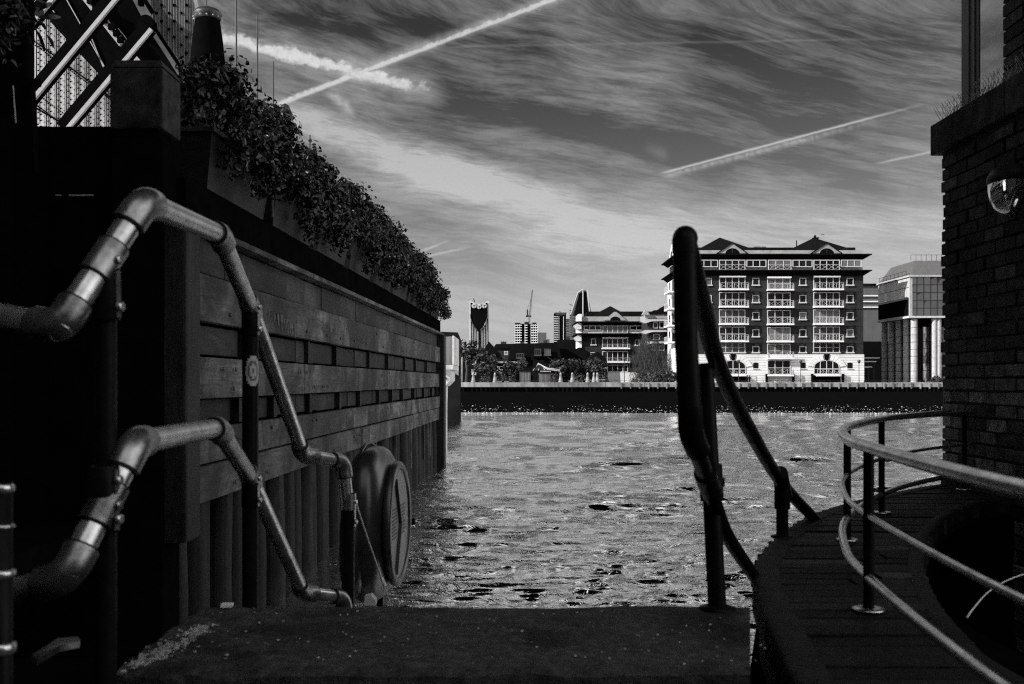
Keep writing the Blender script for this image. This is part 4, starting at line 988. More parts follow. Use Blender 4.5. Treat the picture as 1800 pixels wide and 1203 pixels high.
# planters with leafy plants along the top
plabels = ['nearest and darkest', 'second', 'third', 'fourth', 'fifth', 'sixth', 'seventh', 'eighth', 'farthest']
for i in range(9):
    s0 = 6.35+i*1.53; s1 = s0+1.36; hb = E0+1.24; ht = E0+1.62
    nm = ('nearest planter' if i == 0 else 'farthest planter' if i == 8 else plabels[i]+' planter')
    t = thing('planter', nm+' along the river wall counting from the gate pier', 'planter', W((s0+s1)/2, hb, -.1), 'planters along the top of the river wall')
    def taper(sa, sb, ha, hb_, oa, ob, fl=.05, tone=1.0):
        g = G(); vs = [W(sa+fl, ha, oa), W(sb-fl, ha, oa), W(sb-fl, ha, ob-fl), W(sa+fl, ha, ob-fl), W(sa, hb_, oa), W(sb, hb_, oa), W(sb, hb_, ob), W(sa, hb_, ob)]
        g.add(vs, [(0, 1, 2, 3), (7, 6, 5, 4), (0, 4, 5, 1), (1, 5, 6, 2), (2, 6, 7, 3), (3, 7, 4, 0)], tone); return g
    taper(s0, s1, hb, ht-.03, -.38, .06, tone=random.uniform(.7, 1.3)).build('box', 'planter', t)
    g = G(); wbox(g, s0-.02, s1+.02, ht-.028, ht, -.4, -.36); wbox(g, s0-.02, s1+.02, ht-.028, ht, .04, .08, 1.8); wbox(g, s0-.02, s0+.02, ht-.028, ht, -.36, .04, 2.5); wbox(g, s1-.02, s1+.02, ht-.028, ht, -.36, .04, 2.5); g.build('rim', 'planter', t)
    g = G(); wbox(g, s0+.02, s1-.02, ht-.06, ht-.031, -.355, .035); g.build('soil', 'soil', t)
    if i == 0:
        g = G(); wbox(g, s1-.012, s1+.012, hb+.03, ht-.08, .062, .075, 8); g.build('pale_edge', 'planter', t)  # paler strip down the front edge of the box
    # plant
    rn = random.Random(100+i); g = G(); st = G()
    top = [.62, .72, .66, .7, .72, .66, .7, .66, .62][i]
    cl = []
    for k in range(11):
        sc_ = s0+.12+(s1-s0-.24)*(k+.5)/11; arch = math.sin(math.pi*(k+.5)/11)
        cl.append((W(sc_, ht+.08+top*(.12+.52*arch)*rn.uniform(.7, 1.15), -.16+rn.uniform(-.1, .12)), rn.uniform(.15, .24)))
        if True: cl.append((W(sc_, ht-.04+rn.uniform(-.30, .12), .13+rn.uniform(0, .1)), rn.uniform(.07, .15)))
    for k in range(6): cl.append((W(s0+.25+rn.random()*(s1-s0-.5), ht+top*rn.uniform(.72, .92), -.15), rn.uniform(.10, .16)))
    for c, r in cl:
        for k in range(int(190*(r/.18)**1.4)):
            d = V((rn.gauss(0, 1), rn.gauss(0, 1), rn.gauss(0, 1))).normalized(); q_ = r*(rn.uniform(.35, 1.12))
            g.leaf(c+d*q_, rn.uniform(.028, .062), d+V((rn.gauss(0, .6), rn.gauss(0, .6), rn.gauss(0, .6)+.25)), rn.uniform(.2, 1.8) if rn.random() < .9 else rn.uniform(4, 16))  # a few leaves coloured much paler as painted highlights
    for k in range(26):
        c, r = rn.choice(cl); b_ = W(s0+.15+rn.random()*(s1-s0-.3), ht-.05, -.15+rn.uniform(-.12, .12)); st.tube([b_, b_.lerp(c, .5)+V((0, 0, .05)), c], [.008, .007, .004], 5)
    lab = ('bushy leafy plant in the '+nm) if i else 'tallest looking leafy plant, in the nearest planter beside the black cone'
    p_ = thing('potted_plant', lab+('' if i == 0 else ' of the river wall'), 'plant', W((s0+s1)/2, ht-.03, -.15), 'leafy plants in the planters')
    g.build('foliage', 'leaf', p_); st.build('stem', 'bark', p_)

# ------------------------------------------------------------------ bascule bridge seen over the wall
z = 15.0
t = thing('bascule_bridge', 'riveted steel lifting bridge with diagonal braces and corrugated counterweight', 'bridge', P(180, 670, 15))
g = G(); poly = [(50, 240), (50, -40), (66, -20), (90, 40), (140, 92), (205, 160), (216, 175), (216, 240)]
g.prism([P(a_, b_, 16.5) for a_, b_ in poly], (0, .35, 0)); pl = g.build('plate_girder', 'steel_plate', t)
def skew(u, v):            # plate grid: verticals lean slightly, horizontals fall to the right
    return P(60+u, 60+v+u*.9, 16.5)+V((0, -.02, 0))
g = G(); sm_ = G(); rn = random.Random(5)
for k in range(9):
    u = 8+k*17.5
    for off in (0, 5):
        v = -90
        while v < 170-u*.9+60:
            p = skew(u+off*.9, v); 
            px = (p.x*F/p.y)+900; py = 670-(p.z-EYE)*F/p.y
            if px < 214 and py < 238 and py > (px-66)*.98-10: g.lathe([(0, -.005), (.010, -.004), (.016, 0)], p, 6, (0, 1, 0))
            v += 10.5
    a_, b_ = skew(u-3, -60), skew(u-3, 150); sm_.bar(a_, b_, .016, .006, up=(0, 1, 0))
    a_, b_ = skew(u+12, -60), skew(u+12, 150); sm_.bar(a_, b_, .008, .004, up=(0, 1, 0))
for v in (8, 92, 112):
    for w_ in range(44):
        u = w_*3.4; p = P(60+u, 70+v+u*.72, 16.5)+V((0, -.02, 0))
        px = (p.x*F/p.y)+900; py = 670-(p.z-EYE)*F/p.y
        if py > (px-66)*.98-4 and py < 238: g.lathe([(0, -.005), (.009, -.004), (.014, 0)], p, 5, (0, 1, 0))
sm_.bar(P(60, 72, 16.48), P(214, 186, 16.48), .02, .03, up=(0, 1, 0)); sm_.bar(P(60, 188, 16.48), P(120, 222, 16.48), .03, .03, up=(0, 1, 0))
g.build('rivet', 'steel_dark', pl)['kind'] = 'stuff'; sm_.build('seam', 'steel_dark', pl)
g = G(); g.prism([P(a_, b_, 15.6) for a_, b_ in ((62, -40), (224, -14), (256, 46), (290, 98), (320, 146), (322, 240), (216, 240), (216, 176), (200, 158), (140, 94), (92, 42), (66, -2))], (0, .1, 0)); g.build('deck', 'steel_dark', t)
g = G()
for a_, b_, w_ in (((112, -10), (190, 128), .012), ((150, 40), (182, 118), .012), ((84, 8), (96, 22), .01), ((208, 50), (224, 70), .012)): g.bar(P(*a_, 15.58), P(*b_, 15.58), w_, .03, up=(0, 1, 0))
g.build('seam', 'steel_pale', t)
g = G(); g.bar(P(143, -14, 15.45), P(216, 78, 15.45), .11, .08, up=(0, 1, 0)); g.bar(P(224, 88, 15.45), P(244, 110, 15.45), .09, .08, up=(0, 1, 0)); 
g.build('cross_beam', 'steel_pale', t)
g = G()
for k in range(7): p = P(158+k*9+rn.uniform(-2, 2), 2+k*11.5, 15.4); g.box(p-V((.04, .04, .04)), p+V((.05, .02, .05)), rn.uniform(.5, 1.5))
for k in range(5): p = P(168+k*3, 2+rn.uniform(-3, 14), 15.3); g.lathe([(.05, 0), (.05, -.1), (0, -.1)], p, 8, (0, 1, 0))
g.build('gusset', 'steel_dark', t)
for (a_, b_) in (((215, -22), (50, 177)), ((262, 48), (112, 226)), ((103, -20), (50, 42))):
    pa, pb = P(*a_, 14.6), P(*b_, 14.6); br = G().bar(pa, pb, .20, .14, up=(0, 1, 0)).build('brace', 'steel_dark', t)
    d = (pb-pa).normalized(); n_ = V((-d.z, 0, d.x)); n_ = n_ if n_.x > 0 else -n_
    G().bar(pa+n_*.085+V((0, -.08, 0)), pb+n_*.085+V((0, -.08, 0)), .055, .05, up=(0, 1, 0)).build('flange', 'steel_pale', br)
g = G(); g.prism([P(a_, b_, 14.9) for a_, b_ in ((265, -30), (333, -30), (347, 31), (337, 70), (331, 134), (316, 122), (302, 100), (290, 74), (267, 44))], (0, .25, 0)); cwt = g.build('counterweight', 'corrugated', t)
g = G()
for k in range(30):
    x_ = 266+k*2.8; yt = -30 if x_ < 333 else -30+(x_-333)*4.2; yb = 44+(x_-266)*1.28
    if x_ > 334: yb = 132-(x_-331)*7
    if yb > yt+5: g.bar(P(x_, yt, 14.88), P(x_, yb, 14.88), .011, .02, rn.uniform(.15, .5), up=(0, 1, 0))
g.build('rib', 'corrugated', cwt)
g = G()
for k in range(9):
    for j in range(3):
        x_ = 275+j*22+(k % 2)*9; y_ = -5+k*14
        if y_ < 40+(x_-266)*1.2 and x_ < 335: g.lathe([(0, -.03), (.02, -.02), (.025, 0)], P(x_, y_, 14.87), 6, (0, 1, 0))
g.build('bolt', 'steel_dark', cwt)
g = G()      # toothed rack under the counterweight
for k in range(34):
    f = k/33; p = P(271+f*60, 48+f*90, 14.7); g.obox(p, (.022, 0, -.01), (0, .05, 0), (.0, 0, .022))
g.bar(P(271, 46, 14.75), P(333, 139, 14.75), .018, .08, up=(0, 1, 0)); g.lathe([(.12, -.15), (.12, 0), (0, 0)], P(262, 46, 14.7), 14, (0, 1, 0)); g.lathe([(0, -.15), (.12, -.15)], P(262, 46, 14.7), 14, (0, 1, 0))
g.build('rack', 'steel_dark', t)
g = G(); g.bar(P(248, -20, 14.8), P(248, 10, 14.8), .07); g.bar(P(246, -14, 14.8), P(268, 22, 14.8), .06); g.build('link_rod', 'steel_dark', t)

# tapered cone and the thin masts
z = 13.6; c = P(365, 260, z); k_ = z/F
t = thing('ventilator_cone', 'tall black tapered cone with a round flanged cap', 'ventilator', c)
G().lathe([(46*k_, -.6), (44*k_, 0), (34*k_, 110*k_), (26*k_, 190*k_), (21*k_, 226*k_)], c, 28).build('body', 'black_wall', t)
g = G().lathe([(0, 224*k_), (21*k_, 224*k_), (24.5*k_, 231*k_), (25*k_, 236*k_), (20*k_, 242*k_), (6*k_, 243*k_), (5*k_, 248*k_), (0, 249*k_)], c, 28)
cp_ = g.build('cap', 'frame_dark', t)
g = G()
for j in range(14): a_ = j*.449; g.lathe([(0, .03), (.012, .02), (.014, 0)], c+V((math.cos(a_)*22.5*k_, math.sin(a_)*22.5*k_, 228*k_)), 6, (math.cos(a_), math.sin(a_), -.3))
g.build('bolt', 'steel_pale', cp_)
for px, yt, yb, z, lab in ((415.5, -40, 215, 11.2, 'tallest thin mast beside the black cone'), (452.5, 27, 215, 12.2, 'second thin mast right of the black cone'), (480.5, 108, 215, 13, 'third thin mast above the nearest plants'), (545, 237, 330, 15.2, 'short thin mast farthest right above the plants'), (362.5, -30, 20, 14.6, 'thin mast rising behind the cap of the black cone')):
    a_ = P(px, yb, z); a_.z = EYE+1.0; o = G().tube([a_, P(px, yt, z)], [.014, .009], 8).build('mast', 'frame_dark', None); tag(o, lab, 'mast', 'thin masts along the quay')
z = 13.0; c = P(501, 215, z); g = G(); g.lathe([(.05, -1.4), (.05, 0), (.08, .02), (.08, .06), (.05, .08), (.07, .13), (.075, .17), (.05, .22), (0, .25)], c, 12)
tag(g.build('bollard_finial', 'frame_dark', None), 'small black knobbed finial poking above the plants', 'finial')

# overhead plant and pipe at the top left
z = 6.6
t = thing('outbuilding', 'black windowless outbuilding edge behind the pipe at the top left corner', 'building', P(0, 670, 7))
g = G(); g.box((-9, 6.4, EYE+.5), (P(57, 0, 6.46).x, 6.46, EYE+3.6)); g.build('wall', 'black_wall', t)
g = G(); g.box((-9, 6.38, EYE+3.601), (P(60, 0, 6.5).x, 6.5, EYE+3.7)); g.build('roof', 'black_wall', t)
z = 5.2
t = thing('drainpipe', 'dark pipe stack with a bracket at the top left corner', 'drainpipe', P(45, 670, z))
G().tube([P(46, 240, z), P(46, -30, z)], .04, 12).build('pipe', 'black_wall', t)
g = G(); g.prism([P(22, 142, z-.05), P(28, 130, z-.05), P(44, 133, z-.05), P(54, 142, z-.05), P(58, 216, z-.05), P(60, 300, z-.05), P(30, 300, z-.05)], (0, .05, 0)); g.build('hopper', 'black_wall', t)
g = G(); g.tube([P(52, 146, z-.08), P(70, 146, z-.08)], .022, 8); g.build('bracket', 'steel_dark', t)
g = G(); g.tube([P(23, 150, z-.06), P(28, 216, z-.06)], .004, 5); g.build('seam', 'steel_pale', t)
rn = random.Random(9); t = thing('hanging_plant', 'dark hanging plant with long drooping leaves in the top left corner', 'plant', P(20, 60, 4.6))
g = G()
for k in range(420):
    p = P(rn.gauss(10, 24), rn.gauss(18, 30), 4.6+rn.uniform(-.3, .3)); g.leaf(p, rn.uniform(.025, .06), (rn.gauss(0, 1), -1, rn.gauss(0, .8)), rn.uniform(.1, .6))
def blade(a_, m_, b_, w_, tone):
    pts = smooth_path([a_, m_, b_], 5); n = len(pts)
    for i in range(n-1):
        w0 = w_*math.sin(math.pi*(i+.15)/n); w1 = w_*math.sin(math.pi*(i+1.05)/n); u = V((0, 0, 1)) if abs((b_-a_).normalized().z) < .7 else V((1, 0, 0)); u = (u+V((0, -.4, 0))).normalized()
        g.add([pts[i]-u*w0, pts[i+1]-u*w1, pts[i+1]+u*w1, pts[i]+u*w0], [(0, 1, 2, 3)], tone)
for a_, m_, b_, tn in (((20, 2), (38, 12), (50, 24), 6), ((66, 30), (85, 29), (107, 30), 7), ((66, 32), (75, 42), (80, 52), 9), ((62, 50), (72, 68), (78, 90), 1), ((82, 60), (90, 72), (94, 84), 8), ((50, 0), (58, 28), (66, 40), 1), ((0, 40), (20, 60), (34, 66), 3), ((64, 32), (52, 60), (40, 70), 2), ((66, 20), (80, 10), (92, 6), 1)):
    blade(P(*a_, 4.5), P(*m_, 4.45), P(*b_, 4.5), .011, tn)
g.build('foliage', 'leaf', t)
g = G(); 
for k in range(8): g.tube([P(rn.uniform(-20, 30), -40, 4.6), P(rn.uniform(-10, 50), 20, 4.6), P(rn.uniform(-10, 66), 60, 4.6)], .006, 5)
g.build('stem', 'bark', t)

# concrete pier and warehouse past the end of the river wall
z = 23.0
t = thing('jetty_pier', 'pale corbelled concrete pier just past the end of the river wall', 'pier', P(780, 790, z))
g = G(); a_ = P(768, 0, z).x; 
g.prism([P(770, 641, z), P(770, 600, z), P(774, 592, z), P(797, 591, z), P(797, 641, z)], (0, 2.2, 0)); bx_ = g.build('upper_box', 'wood_shed', t)
g = G(); fb(g, 795, 798, 590, 641, z, .02, 2.2); g.build('edge_strip', 'concrete_pale', bx_)
g = G(); fb(g, 768, 797, 641.5, 649.5, z, .12, 2.3); g.build('slab', 'concrete_pale', t)
g = G(); g.prism([P(768, 650, z), P(791, 650, z), P(791, 669, z), P(781, 679, z), P(768, 679, z)], (0, 2, 0)); g.build('corbel', 'concrete_pale', t)
g = G(); g.prism([P(768, 679.5, z), P(780, 679.5, z), P(779, 712, z), P(779, 812, z), P(768, 812, z)], (0, 1.5, 0)); lg = g.build('leg', 'concrete_pale', t)
g = G()
for k in range(3): fb(g, 771.5+k*2.6, 772.5+k*2.6, 680, 708, z, .03, .0)
g.build('groove', 'frame_dark', lg)
g = G(); fb(g, 781, 782, 663, 667, z, .03, 0); fb(g, 783.4, 784.4, 663, 667, z, .03, 0); g.build('stencil_mark', 'frame_dark', t)
z = 42.0
t = thing('warehouse', 'black warehouse end behind the concrete pier at the end of the river wall', 'warehouse', P(800, 700, z))
g = G(); g.prism([P(700, 760, z), P(700, 580, z), P(804, 584, z), P(809, 596, z), P(809, 760, z)], (0, .6, 0)); g.build('wall', 'house_brick', t)
g = G(); g.prism([P(798, 590, z-.2), P(806, 600, z-.2), P(806, 660, z-.2), P(798, 655, z-.2)], (0, .1, 0)); g.build('shutter', 'wood_shed', t)
g = G(); 
for y_ in (604, 622, 640, 656): fb(g, 809, 811, y_, y_+9, z, .1, 0)
g.build('window', 'far_glass', t)
tree('tree', 'dark tree on the far quay right beside the warehouse end', 819, 172, 8.2, 2.2, n=700, seed=14)
for k_, (px_, h_, r_, lab_) in enumerate(((858, 5.6, 2.2, 'second dark tree from the left behind the speckled shrubs'), (903, 4.8, 2.4, 'dark tree left of the grey boarded sheds'), (978, 5.2, 2.6, 'dark tree just right of the striped marquee'), (1001, 4.4, 2.2, 'dark tree behind the second folded parasol'), (1045, 5.0, 2.3, 'dark tree at the gabled shed before the lower apartment building'))):
    tree('tree', lab_, px_, 177+k_, h_, r_, n=650, seed=40+k_)

# ------------------------------------------------------------------ landing, steps, ground near the camera
ZL = EYE-.62
def rough_slab(x0, x1, y0, y1, z0, z1, nx=60, ny=24, amp=.006):
    g = G(); vs = []; fs = []
    for j in range(ny+1):
        for i in range(nx+1):
            x, y = x0+(x1-x0)*i/nx, y0+(y1-y0)*j/ny
            h = z1+mn.fractal(V((x*5, y*5, 3)), 1, 2, 4)*amp-(.012 if j in (0, ny) else 0)
            jj = (mn.noise(V((x*6, 0, 0)))*.012+mn.noise(V((x*25, 4, 0)))*.006) if j in (0, ny) else 0
            if x < x0+.3: h += mn.fractal(V((x*14, y*14, 9)), 1, 2, 4)*.012
            vs.append((x-max(0, (x-x0-.6)/(x1-x0-.6))*.15*(y1-y)/(y1-y0), y+jj, h))
    fs = [(j*(nx+1)+i, j*(nx+1)+i+1, (j+1)*(nx+1)+i+1, (j+1)*(nx+1)+i) for j in range(ny) for i in range(nx)]
    g.add(vs, fs, 1.0, True); n = nx+1; base = len(vs)
    vb = [(vs[i][0], vs[i][1], z0) for i in range(n)]; g.add([vs[i] for i in range(n)]+vb, [(i, i+n, i+n+1, i+1) for i in range(nx)], .9)
    o = ny*n; g.add([vs[o+i] for i in range(n)]+[(vs[o+i][0], vs[o+i][1], z0) for i in range(n)], [(i+1, i+n+1, i+n, i) for i in range(nx)], .9)
    return g
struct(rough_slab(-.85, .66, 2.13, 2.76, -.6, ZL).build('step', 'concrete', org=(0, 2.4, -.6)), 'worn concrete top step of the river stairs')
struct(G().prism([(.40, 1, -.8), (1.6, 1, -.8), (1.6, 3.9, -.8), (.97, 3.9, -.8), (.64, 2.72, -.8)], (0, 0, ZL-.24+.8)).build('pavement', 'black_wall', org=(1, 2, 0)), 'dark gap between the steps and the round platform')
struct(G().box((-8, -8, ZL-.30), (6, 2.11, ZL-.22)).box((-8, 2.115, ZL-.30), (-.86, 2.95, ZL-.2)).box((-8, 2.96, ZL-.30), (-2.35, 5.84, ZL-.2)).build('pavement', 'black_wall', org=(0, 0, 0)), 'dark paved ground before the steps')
for k in range(6):
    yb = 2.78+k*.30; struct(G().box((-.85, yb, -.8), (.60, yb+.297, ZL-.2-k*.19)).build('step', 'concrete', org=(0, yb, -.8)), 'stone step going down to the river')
g = G(); rn = random.Random(3)
for k in range(900):      # line of grit and broken mortar along the left edge of the top step
    f = rn.random(); x = -.82+f*.05+rn.gauss(0, .016); y = 2.16+f*.36+rn.gauss(0, .02); s_ = rn.uniform(.0008, .0032)*(1.6 if rn.random() < .1 else 1)
    g.obox((x, y, ZL+s_*.4), (s_, s_*.3, 0), (-s_*.3, s_, 0), (0, 0, s_*.5), rn.uniform(.1, .9))
for k in range(160):
    x = rn.uniform(-.84, .6); y = rn.uniform(2.16, 2.72); s_ = rn.uniform(.001, .0028); g.obox((x, y, ZL+s_*.4), (s_, 0, 0), (0, s_, 0), (0, 0, s_*.5), rn.uniform(.2, 1.2))
struct(g.build('grit', 'grit', org=(0, 2.4, ZL)), 'grit and broken mortar on the top step', 'stuff')
tag(G().box((-.795, 2.715, ZL+.002), (-.765, 2.735, ZL+.012), 1.6).build('paper_scrap', 'paper', None), 'tiny white scrap by the foot of the rail post on the step', 'litter')
z = 1.95; pts = [(54, 1163), (64, 1170), (104, 1146), (140, 1138), (136, 1130), (100, 1133)]
g = G(); g.prism([P(a_, b_, z+(b_-1130)*-.003) for a_, b_ in pts], (0, .003, .012), .22); tag(g.build('metal_strip', 'galv', None), 'bent grey metal strip lying low at the left edge', 'metal strip')

# ------------------------------------------------------------------ left handrail
def fitting(root, pts, r=.0325, rings=True, m='cast', ring_r=None):
    n = len(pts); rs = [r]*n
    f = G().tube(pts, rs, 20).build('elbow', m, root)
    if rings:
        for a_, b_ in ((pts[0], pts[1]), (pts[-1], pts[-2])):
            d = (a_-b_).normalized(); G().tube([a_-d*.001, a_+d*.0045], r*.93, 20).build('gasket', 'gasket', f)
    return f
def pipe_run(root, nodes, r=.0242, fr=.0315, elbow=.055, m='galv', fm='cast', skip=(), name='rail_tube', bendr=.035):
    nodes = [V(n) for n in nodes]
    for i in range(len(nodes)-1): G().tube([nodes[i], nodes[i+1]], r, 20).build(name, m, root)
    for i in range(1, len(nodes)-1):
        if i in skip: continue
        d1 = (nodes[i-1]-nodes[i]).normalized(); d2 = (nodes[i+1]-nodes[i]).normalized()
        b_ = bend(nodes[i-1], nodes[i], nodes[i+1], bendr, 9); fitting(root, [nodes[i]+d1*elbow]+b_+[nodes[i]+d2*elbow], fr, m=fm)
def tee(root, rail_p, rail_d, post_d, r=.030, L=.038, m='cast', bolt_dir=V((1, -.3, 0)), stem=.085):
    rail_d = rail_d.normalized(); post_d = post_d.normalized()
    f = G().tube([rail_p-rail_d*L, rail_p+rail_d*L], r, 20).build('tee_clamp', m, root)
    G().tube([rail_p+post_d*.012, rail_p+post_d*stem*.96, rail_p+post_d*stem], [.0262, .0262, .0245], 20).build('socket', 'rail_dark', f)
    bq = (bolt_dir-post_d*bolt_dir.dot(post_d)).normalized(); G().bar(rail_p+post_d*.02+bq*.0262, rail_p+post_d*(stem-.006)+bq*.0262, .012, .006, up=bq).build('strap', m, f)
    for a_ in (-1, 1): G().tube([rail_p+rail_d*a_*L, rail_p+rail_d*a_*(L+.004)], r*.93, 20).build('gasket', 'gasket', f)
    bd = (bolt_dir-post_d*bolt_dir.dot(post_d)).normalized(); c = rail_p+post_d*(stem-.025)+bd*.029
    G().lathe([(.009, 0), (.009, .007), (.006, .009), (0, .007)], c, 10, bd).build('grub_screw', 'galv', f)
    c2 = rail_p+bd*r*.93; G().lathe([(.009, 0), (.009, .007), (.006, .009), (0, .007)], c2, 10, bd).build('grub_screw', 'galv', f)
t = thing('stair_handrail', 'grey tube handrail with swan neck bends down the left of the steps', 'handrail', (-.8, 2.0, ZL-.2))
up = [P(-60, 545, 1.84), P(104, 576, 1.75), P(252, 355, 1.88), P(386, 412, 2.58), P(440, 540, 3.0), P(533, 800, 3.55), P(603, 812, 3.72), P(612, 900, 3.74)]
lo = [P(-60, 1062, 1.80), P(118, 1014, 1.72), P(238, 778, 1.86), P(383, 752, 2.58), P(440, 840, 3.0), P(533, 1042, 3.55), P(603, 1050, 3.72), P(612, 1130, 3.74)]
pipe_run(t, up, skip=(4,)); pipe_run(t, lo, skip=(4,))
# sleeves where tube lengths join
p1a, p1b = up[1].lerp(up[2], .52), lo[1].lerp(lo[2], .52)
p1x = P(178, 480, 1.83)
post1 = [V((p1a.x-.002, p1a.y+.01, p1a.z)), V((p1a.x-.002, p1a.y+.01, -.2+ZL))]
G().tube([post1[0]-V((0, 0, .02)), post1[1]], .0195, 20).build('post', 'rail_dark', t)
tee(t, p1a, up[2]-up[1], V((.0, .06, -1)), r=.0295, L=.034, stem=.11); tee(t, p1b, lo[2]-lo[1], V((.0, .0, -1)), stem=.05)
tee(t, p1b+V((0, 0, .0)), lo[2]-lo[1], V((.0, .0, 1)), stem=.07)
p2 = P(426, 560, 2.95)
G().tube([V((up[4].x-.0, up[4].y, up[4].z)), V((up[4].x, up[4].y-.27, ZL))] if False else [up[4], V((up[4].x, up[4].y, -.3))], .0242, 20).build('post', 'rail_dark', t)
tee(t, up[4], up[5]-up[3], V((0, 0, -1)), stem=.09); tee(t, lo[4], lo[5]-lo[3], V((0, 0, -1)), stem=.09)
G().tube([up[7]+V((0, 0, .05)), V((up[7].x, up[7].y, -.3))], .0242, 20).build('post', 'rail_dark', t)
tee(t, up[7]+V((0, 0, .04)), V((0, 0, 1)), V((0, 0, -1)), L=.03, stem=.10)
G().box((0, 0, 0), (.001, .001, .001))
# round sticker on the second post
c = V((up[4].x, up[4].y, P(0, 652, 3.0).z)); g = G(); seg_ = 14
for j in range(12):
    h0 = -.045+.09*j/12; h1 = -.045+.09*(j+1)/12; 
    for k in range(seg_):
        a0 = -1.9+1.9*k/seg_; a1 = -1.9+1.9*(k+1)/seg_; u_ = (k+.5)/seg_*2-1; v_ = (h0+h1)/.09
        rr = math.hypot(u_, v_)
        if rr < 1: g.add([c+V((.0249*math.cos(a0), .0249*math.sin(a0), h0)), c+V((.0249*math.cos(a1), .0249*math.sin(a1), h0)), c+V((.0249*math.cos(a1), .0249*math.sin(a1), h1)), c+V((.0249*math.cos(a0), .0249*math.sin(a0), h1))], [(0, 1, 2, 3)], .25 if (.45 < rr < .7 or rr < .2) else .8)
tag(g.build('sticker', 'paper', None), 'round worn sticker stuck on the middle post of the left handrail', 'sticker')
# another rail post at the very left
t = thing('handrail_post', 'scuffed grey post with collars cut off by the left edge', 'post', P(4, 1203, 1.55))
zz = 1.55; c = P(2, 0, zz); g = G()
def hz(y_): return EYE+(670-y_)*zz/F
G().lathe([(.0, hz(855)), (.017, hz(856)), (.017, hz(1203)-.1)], (c.x, zz, 0), 16).build('tube', 'rail_dark', t)
for y0, y1, r in ((850, 866, .020), (920, 930, .0205), (1000, 1016, .0215), (1128, 1150, .022)): G().lathe([(.0165, hz(y1)), (r, hz(y1)+.003), (r, hz(y0)-.003), (.0165, hz(y0))], (c.x, zz, 0), 18).build('collar', 'galv', t)
# cable from the elbow down past the lifebuoy
o = G().tube(smooth_path([P(608, 828, 3.70), P(640, 928, 3.9), P(674, 1026, 4.1)], 4)+[P(686, 1062, 4.15)], .0032, 7).tube([P(670, 1015, 4.09), P(677, 1030, 4.09)], .008, 8).tube([P(676, 1022, 4.09), P(674, 1062, 4.12)], .0022, 6).build('rope', 'rope', None)
tag(o, 'thin pale rope running down from the handrail elbow to the lifebuoy', 'rope')

# ------------------------------------------------------------------ lifebuoy housing
t = thing('lifebuoy_housing', 'moulded lifebuoy housing with a rounded top facing the river', 'lifebuoy', P(676, 1060, 4.85))
t.rotation_euler = (0, 0, R(-5))
c0 = V((-.625, 4.85, EYE-.69))
def shell(cx, sx, prof, name, m, tone=1.0, parent=t, pw=2.6, dz=0.0):
    g = G(); nu, nv = 36, 20; vs = []
    for j in range(nv+1):
        ph = -math.pi/2+math.pi*j/nv
        for i in range(nu):
            th = 2*math.pi*i/nu; e = 2/pw
            cph, sph = math.cos(ph), math.sin(ph)
            rr = abs(cph)**e; xx = math.copysign(abs(sph)**(2/2.4), sph)
            ry, rz_ = prof(th); vs.append(c0+V((cx+sx*xx, ry*rr, rz_*rr+dz)))
    fs = [(j*nu+i, j*nu+(i+1) % nu, (j+1)*nu+(i+1) % nu, (j+1)*nu+i) for j in range(nv) for i in range(nu)]
    g.add(vs, fs, tone, True); return g.build(name, m, parent)
sq = lambda a, b, p=2.5: (lambda th: (a*math.copysign(abs(math.cos(th))**(2/p), math.cos(th)), b*math.copysign(abs(math.sin(th))**(2/p), math.sin(th))))
shell(-.05, .12, sq(.33, .375, 2.8), 'shell', 'shell')
shell(-.085, .085, sq(.36, .25, 3.4), 'side_flange', 'shell', .8, dz=-.08)
hd = G(); 
pts_ = [c0+V((-.075, math.cos(a_)*.3, .12+math.sin(a_)*.27)) for a_ in [math.pi*.08+math.pi*.84*i/12 for i in range(13)]]
hd.tube(pts_, .009, 8).build('handle', 'shell', t)
def ringm(R1, r1, rz_, cx, name, m, par, tone=1.0, sc_=1.0):
    g = G(); n = 40
    pts = [c0+V((cx, R1*math.cos(2*math.pi*i/n), rz_*math.sin(2*math.pi*i/n))) for i in range(n+1)]; g.tube(pts, r1, 12, False, tone); return g.build(name, m, par)
rg = ringm(.245, .022, .28, .068, 'ring', 'shell', t, 1.5)
def disc(ry, rz_, cx, name, m, par, tone=1.0, th=.006):
    g = G(); pts = [c0+V((cx, ry*math.cos(2*math.pi*i/32), rz_*math.sin(2*math.pi*i/32))) for i in range(32)]; g.prism(pts, (th, 0, 0), tone); return g.build(name, m, par)
pn = disc(.228, .262, .070, 'panel', 'white_plastic', rg)
g = G()
for a_ in (.66*math.pi, 1.36*math.pi):       # dark ribs dividing the pale panel, with lines of small print
     g.bar(c0+V((.080, 0, 0)), c0+V((.080, .235*math.cos(a_), .255*math.sin(a_))), .008, .022, up=(1, 0, 0))
g.build('rib', 'frame_dark', rg)
g = G()
for k in range(9):
    for j in range(2): g.box(c0+V((.0765, -.16+j*.19, -.06+k*.017)), c0+V((.0785, -.05+j*.19+random.uniform(-.03, .02), -.052+k*.017)))
g.build('print', 'frame_dark', rg)
G().box((c0.x-.03, 4.83, -.3), (c0.x+.0, 4.87, c0.z+.1)).build('post', 'rail_dark', t)
G().tube([c0+V((.04, .30, -.04)), c0+V((.085, .34, -.04))], .018, 10).build('knob', 'rail_dark', t)
o = G(); o.prism([P(640, 1064, 4.4), P(641, 1048, 4.4), P(652, 1046, 4.4), P(660, 1056, 4.4), P(660, 1064, 4.4)], (0, .05, 0)); tag(o.build('stone_chip', 'concrete_pale', None, org=P(650, 1064, 4.4)), 'pale broken corner showing just above the step by the rope', 'block')

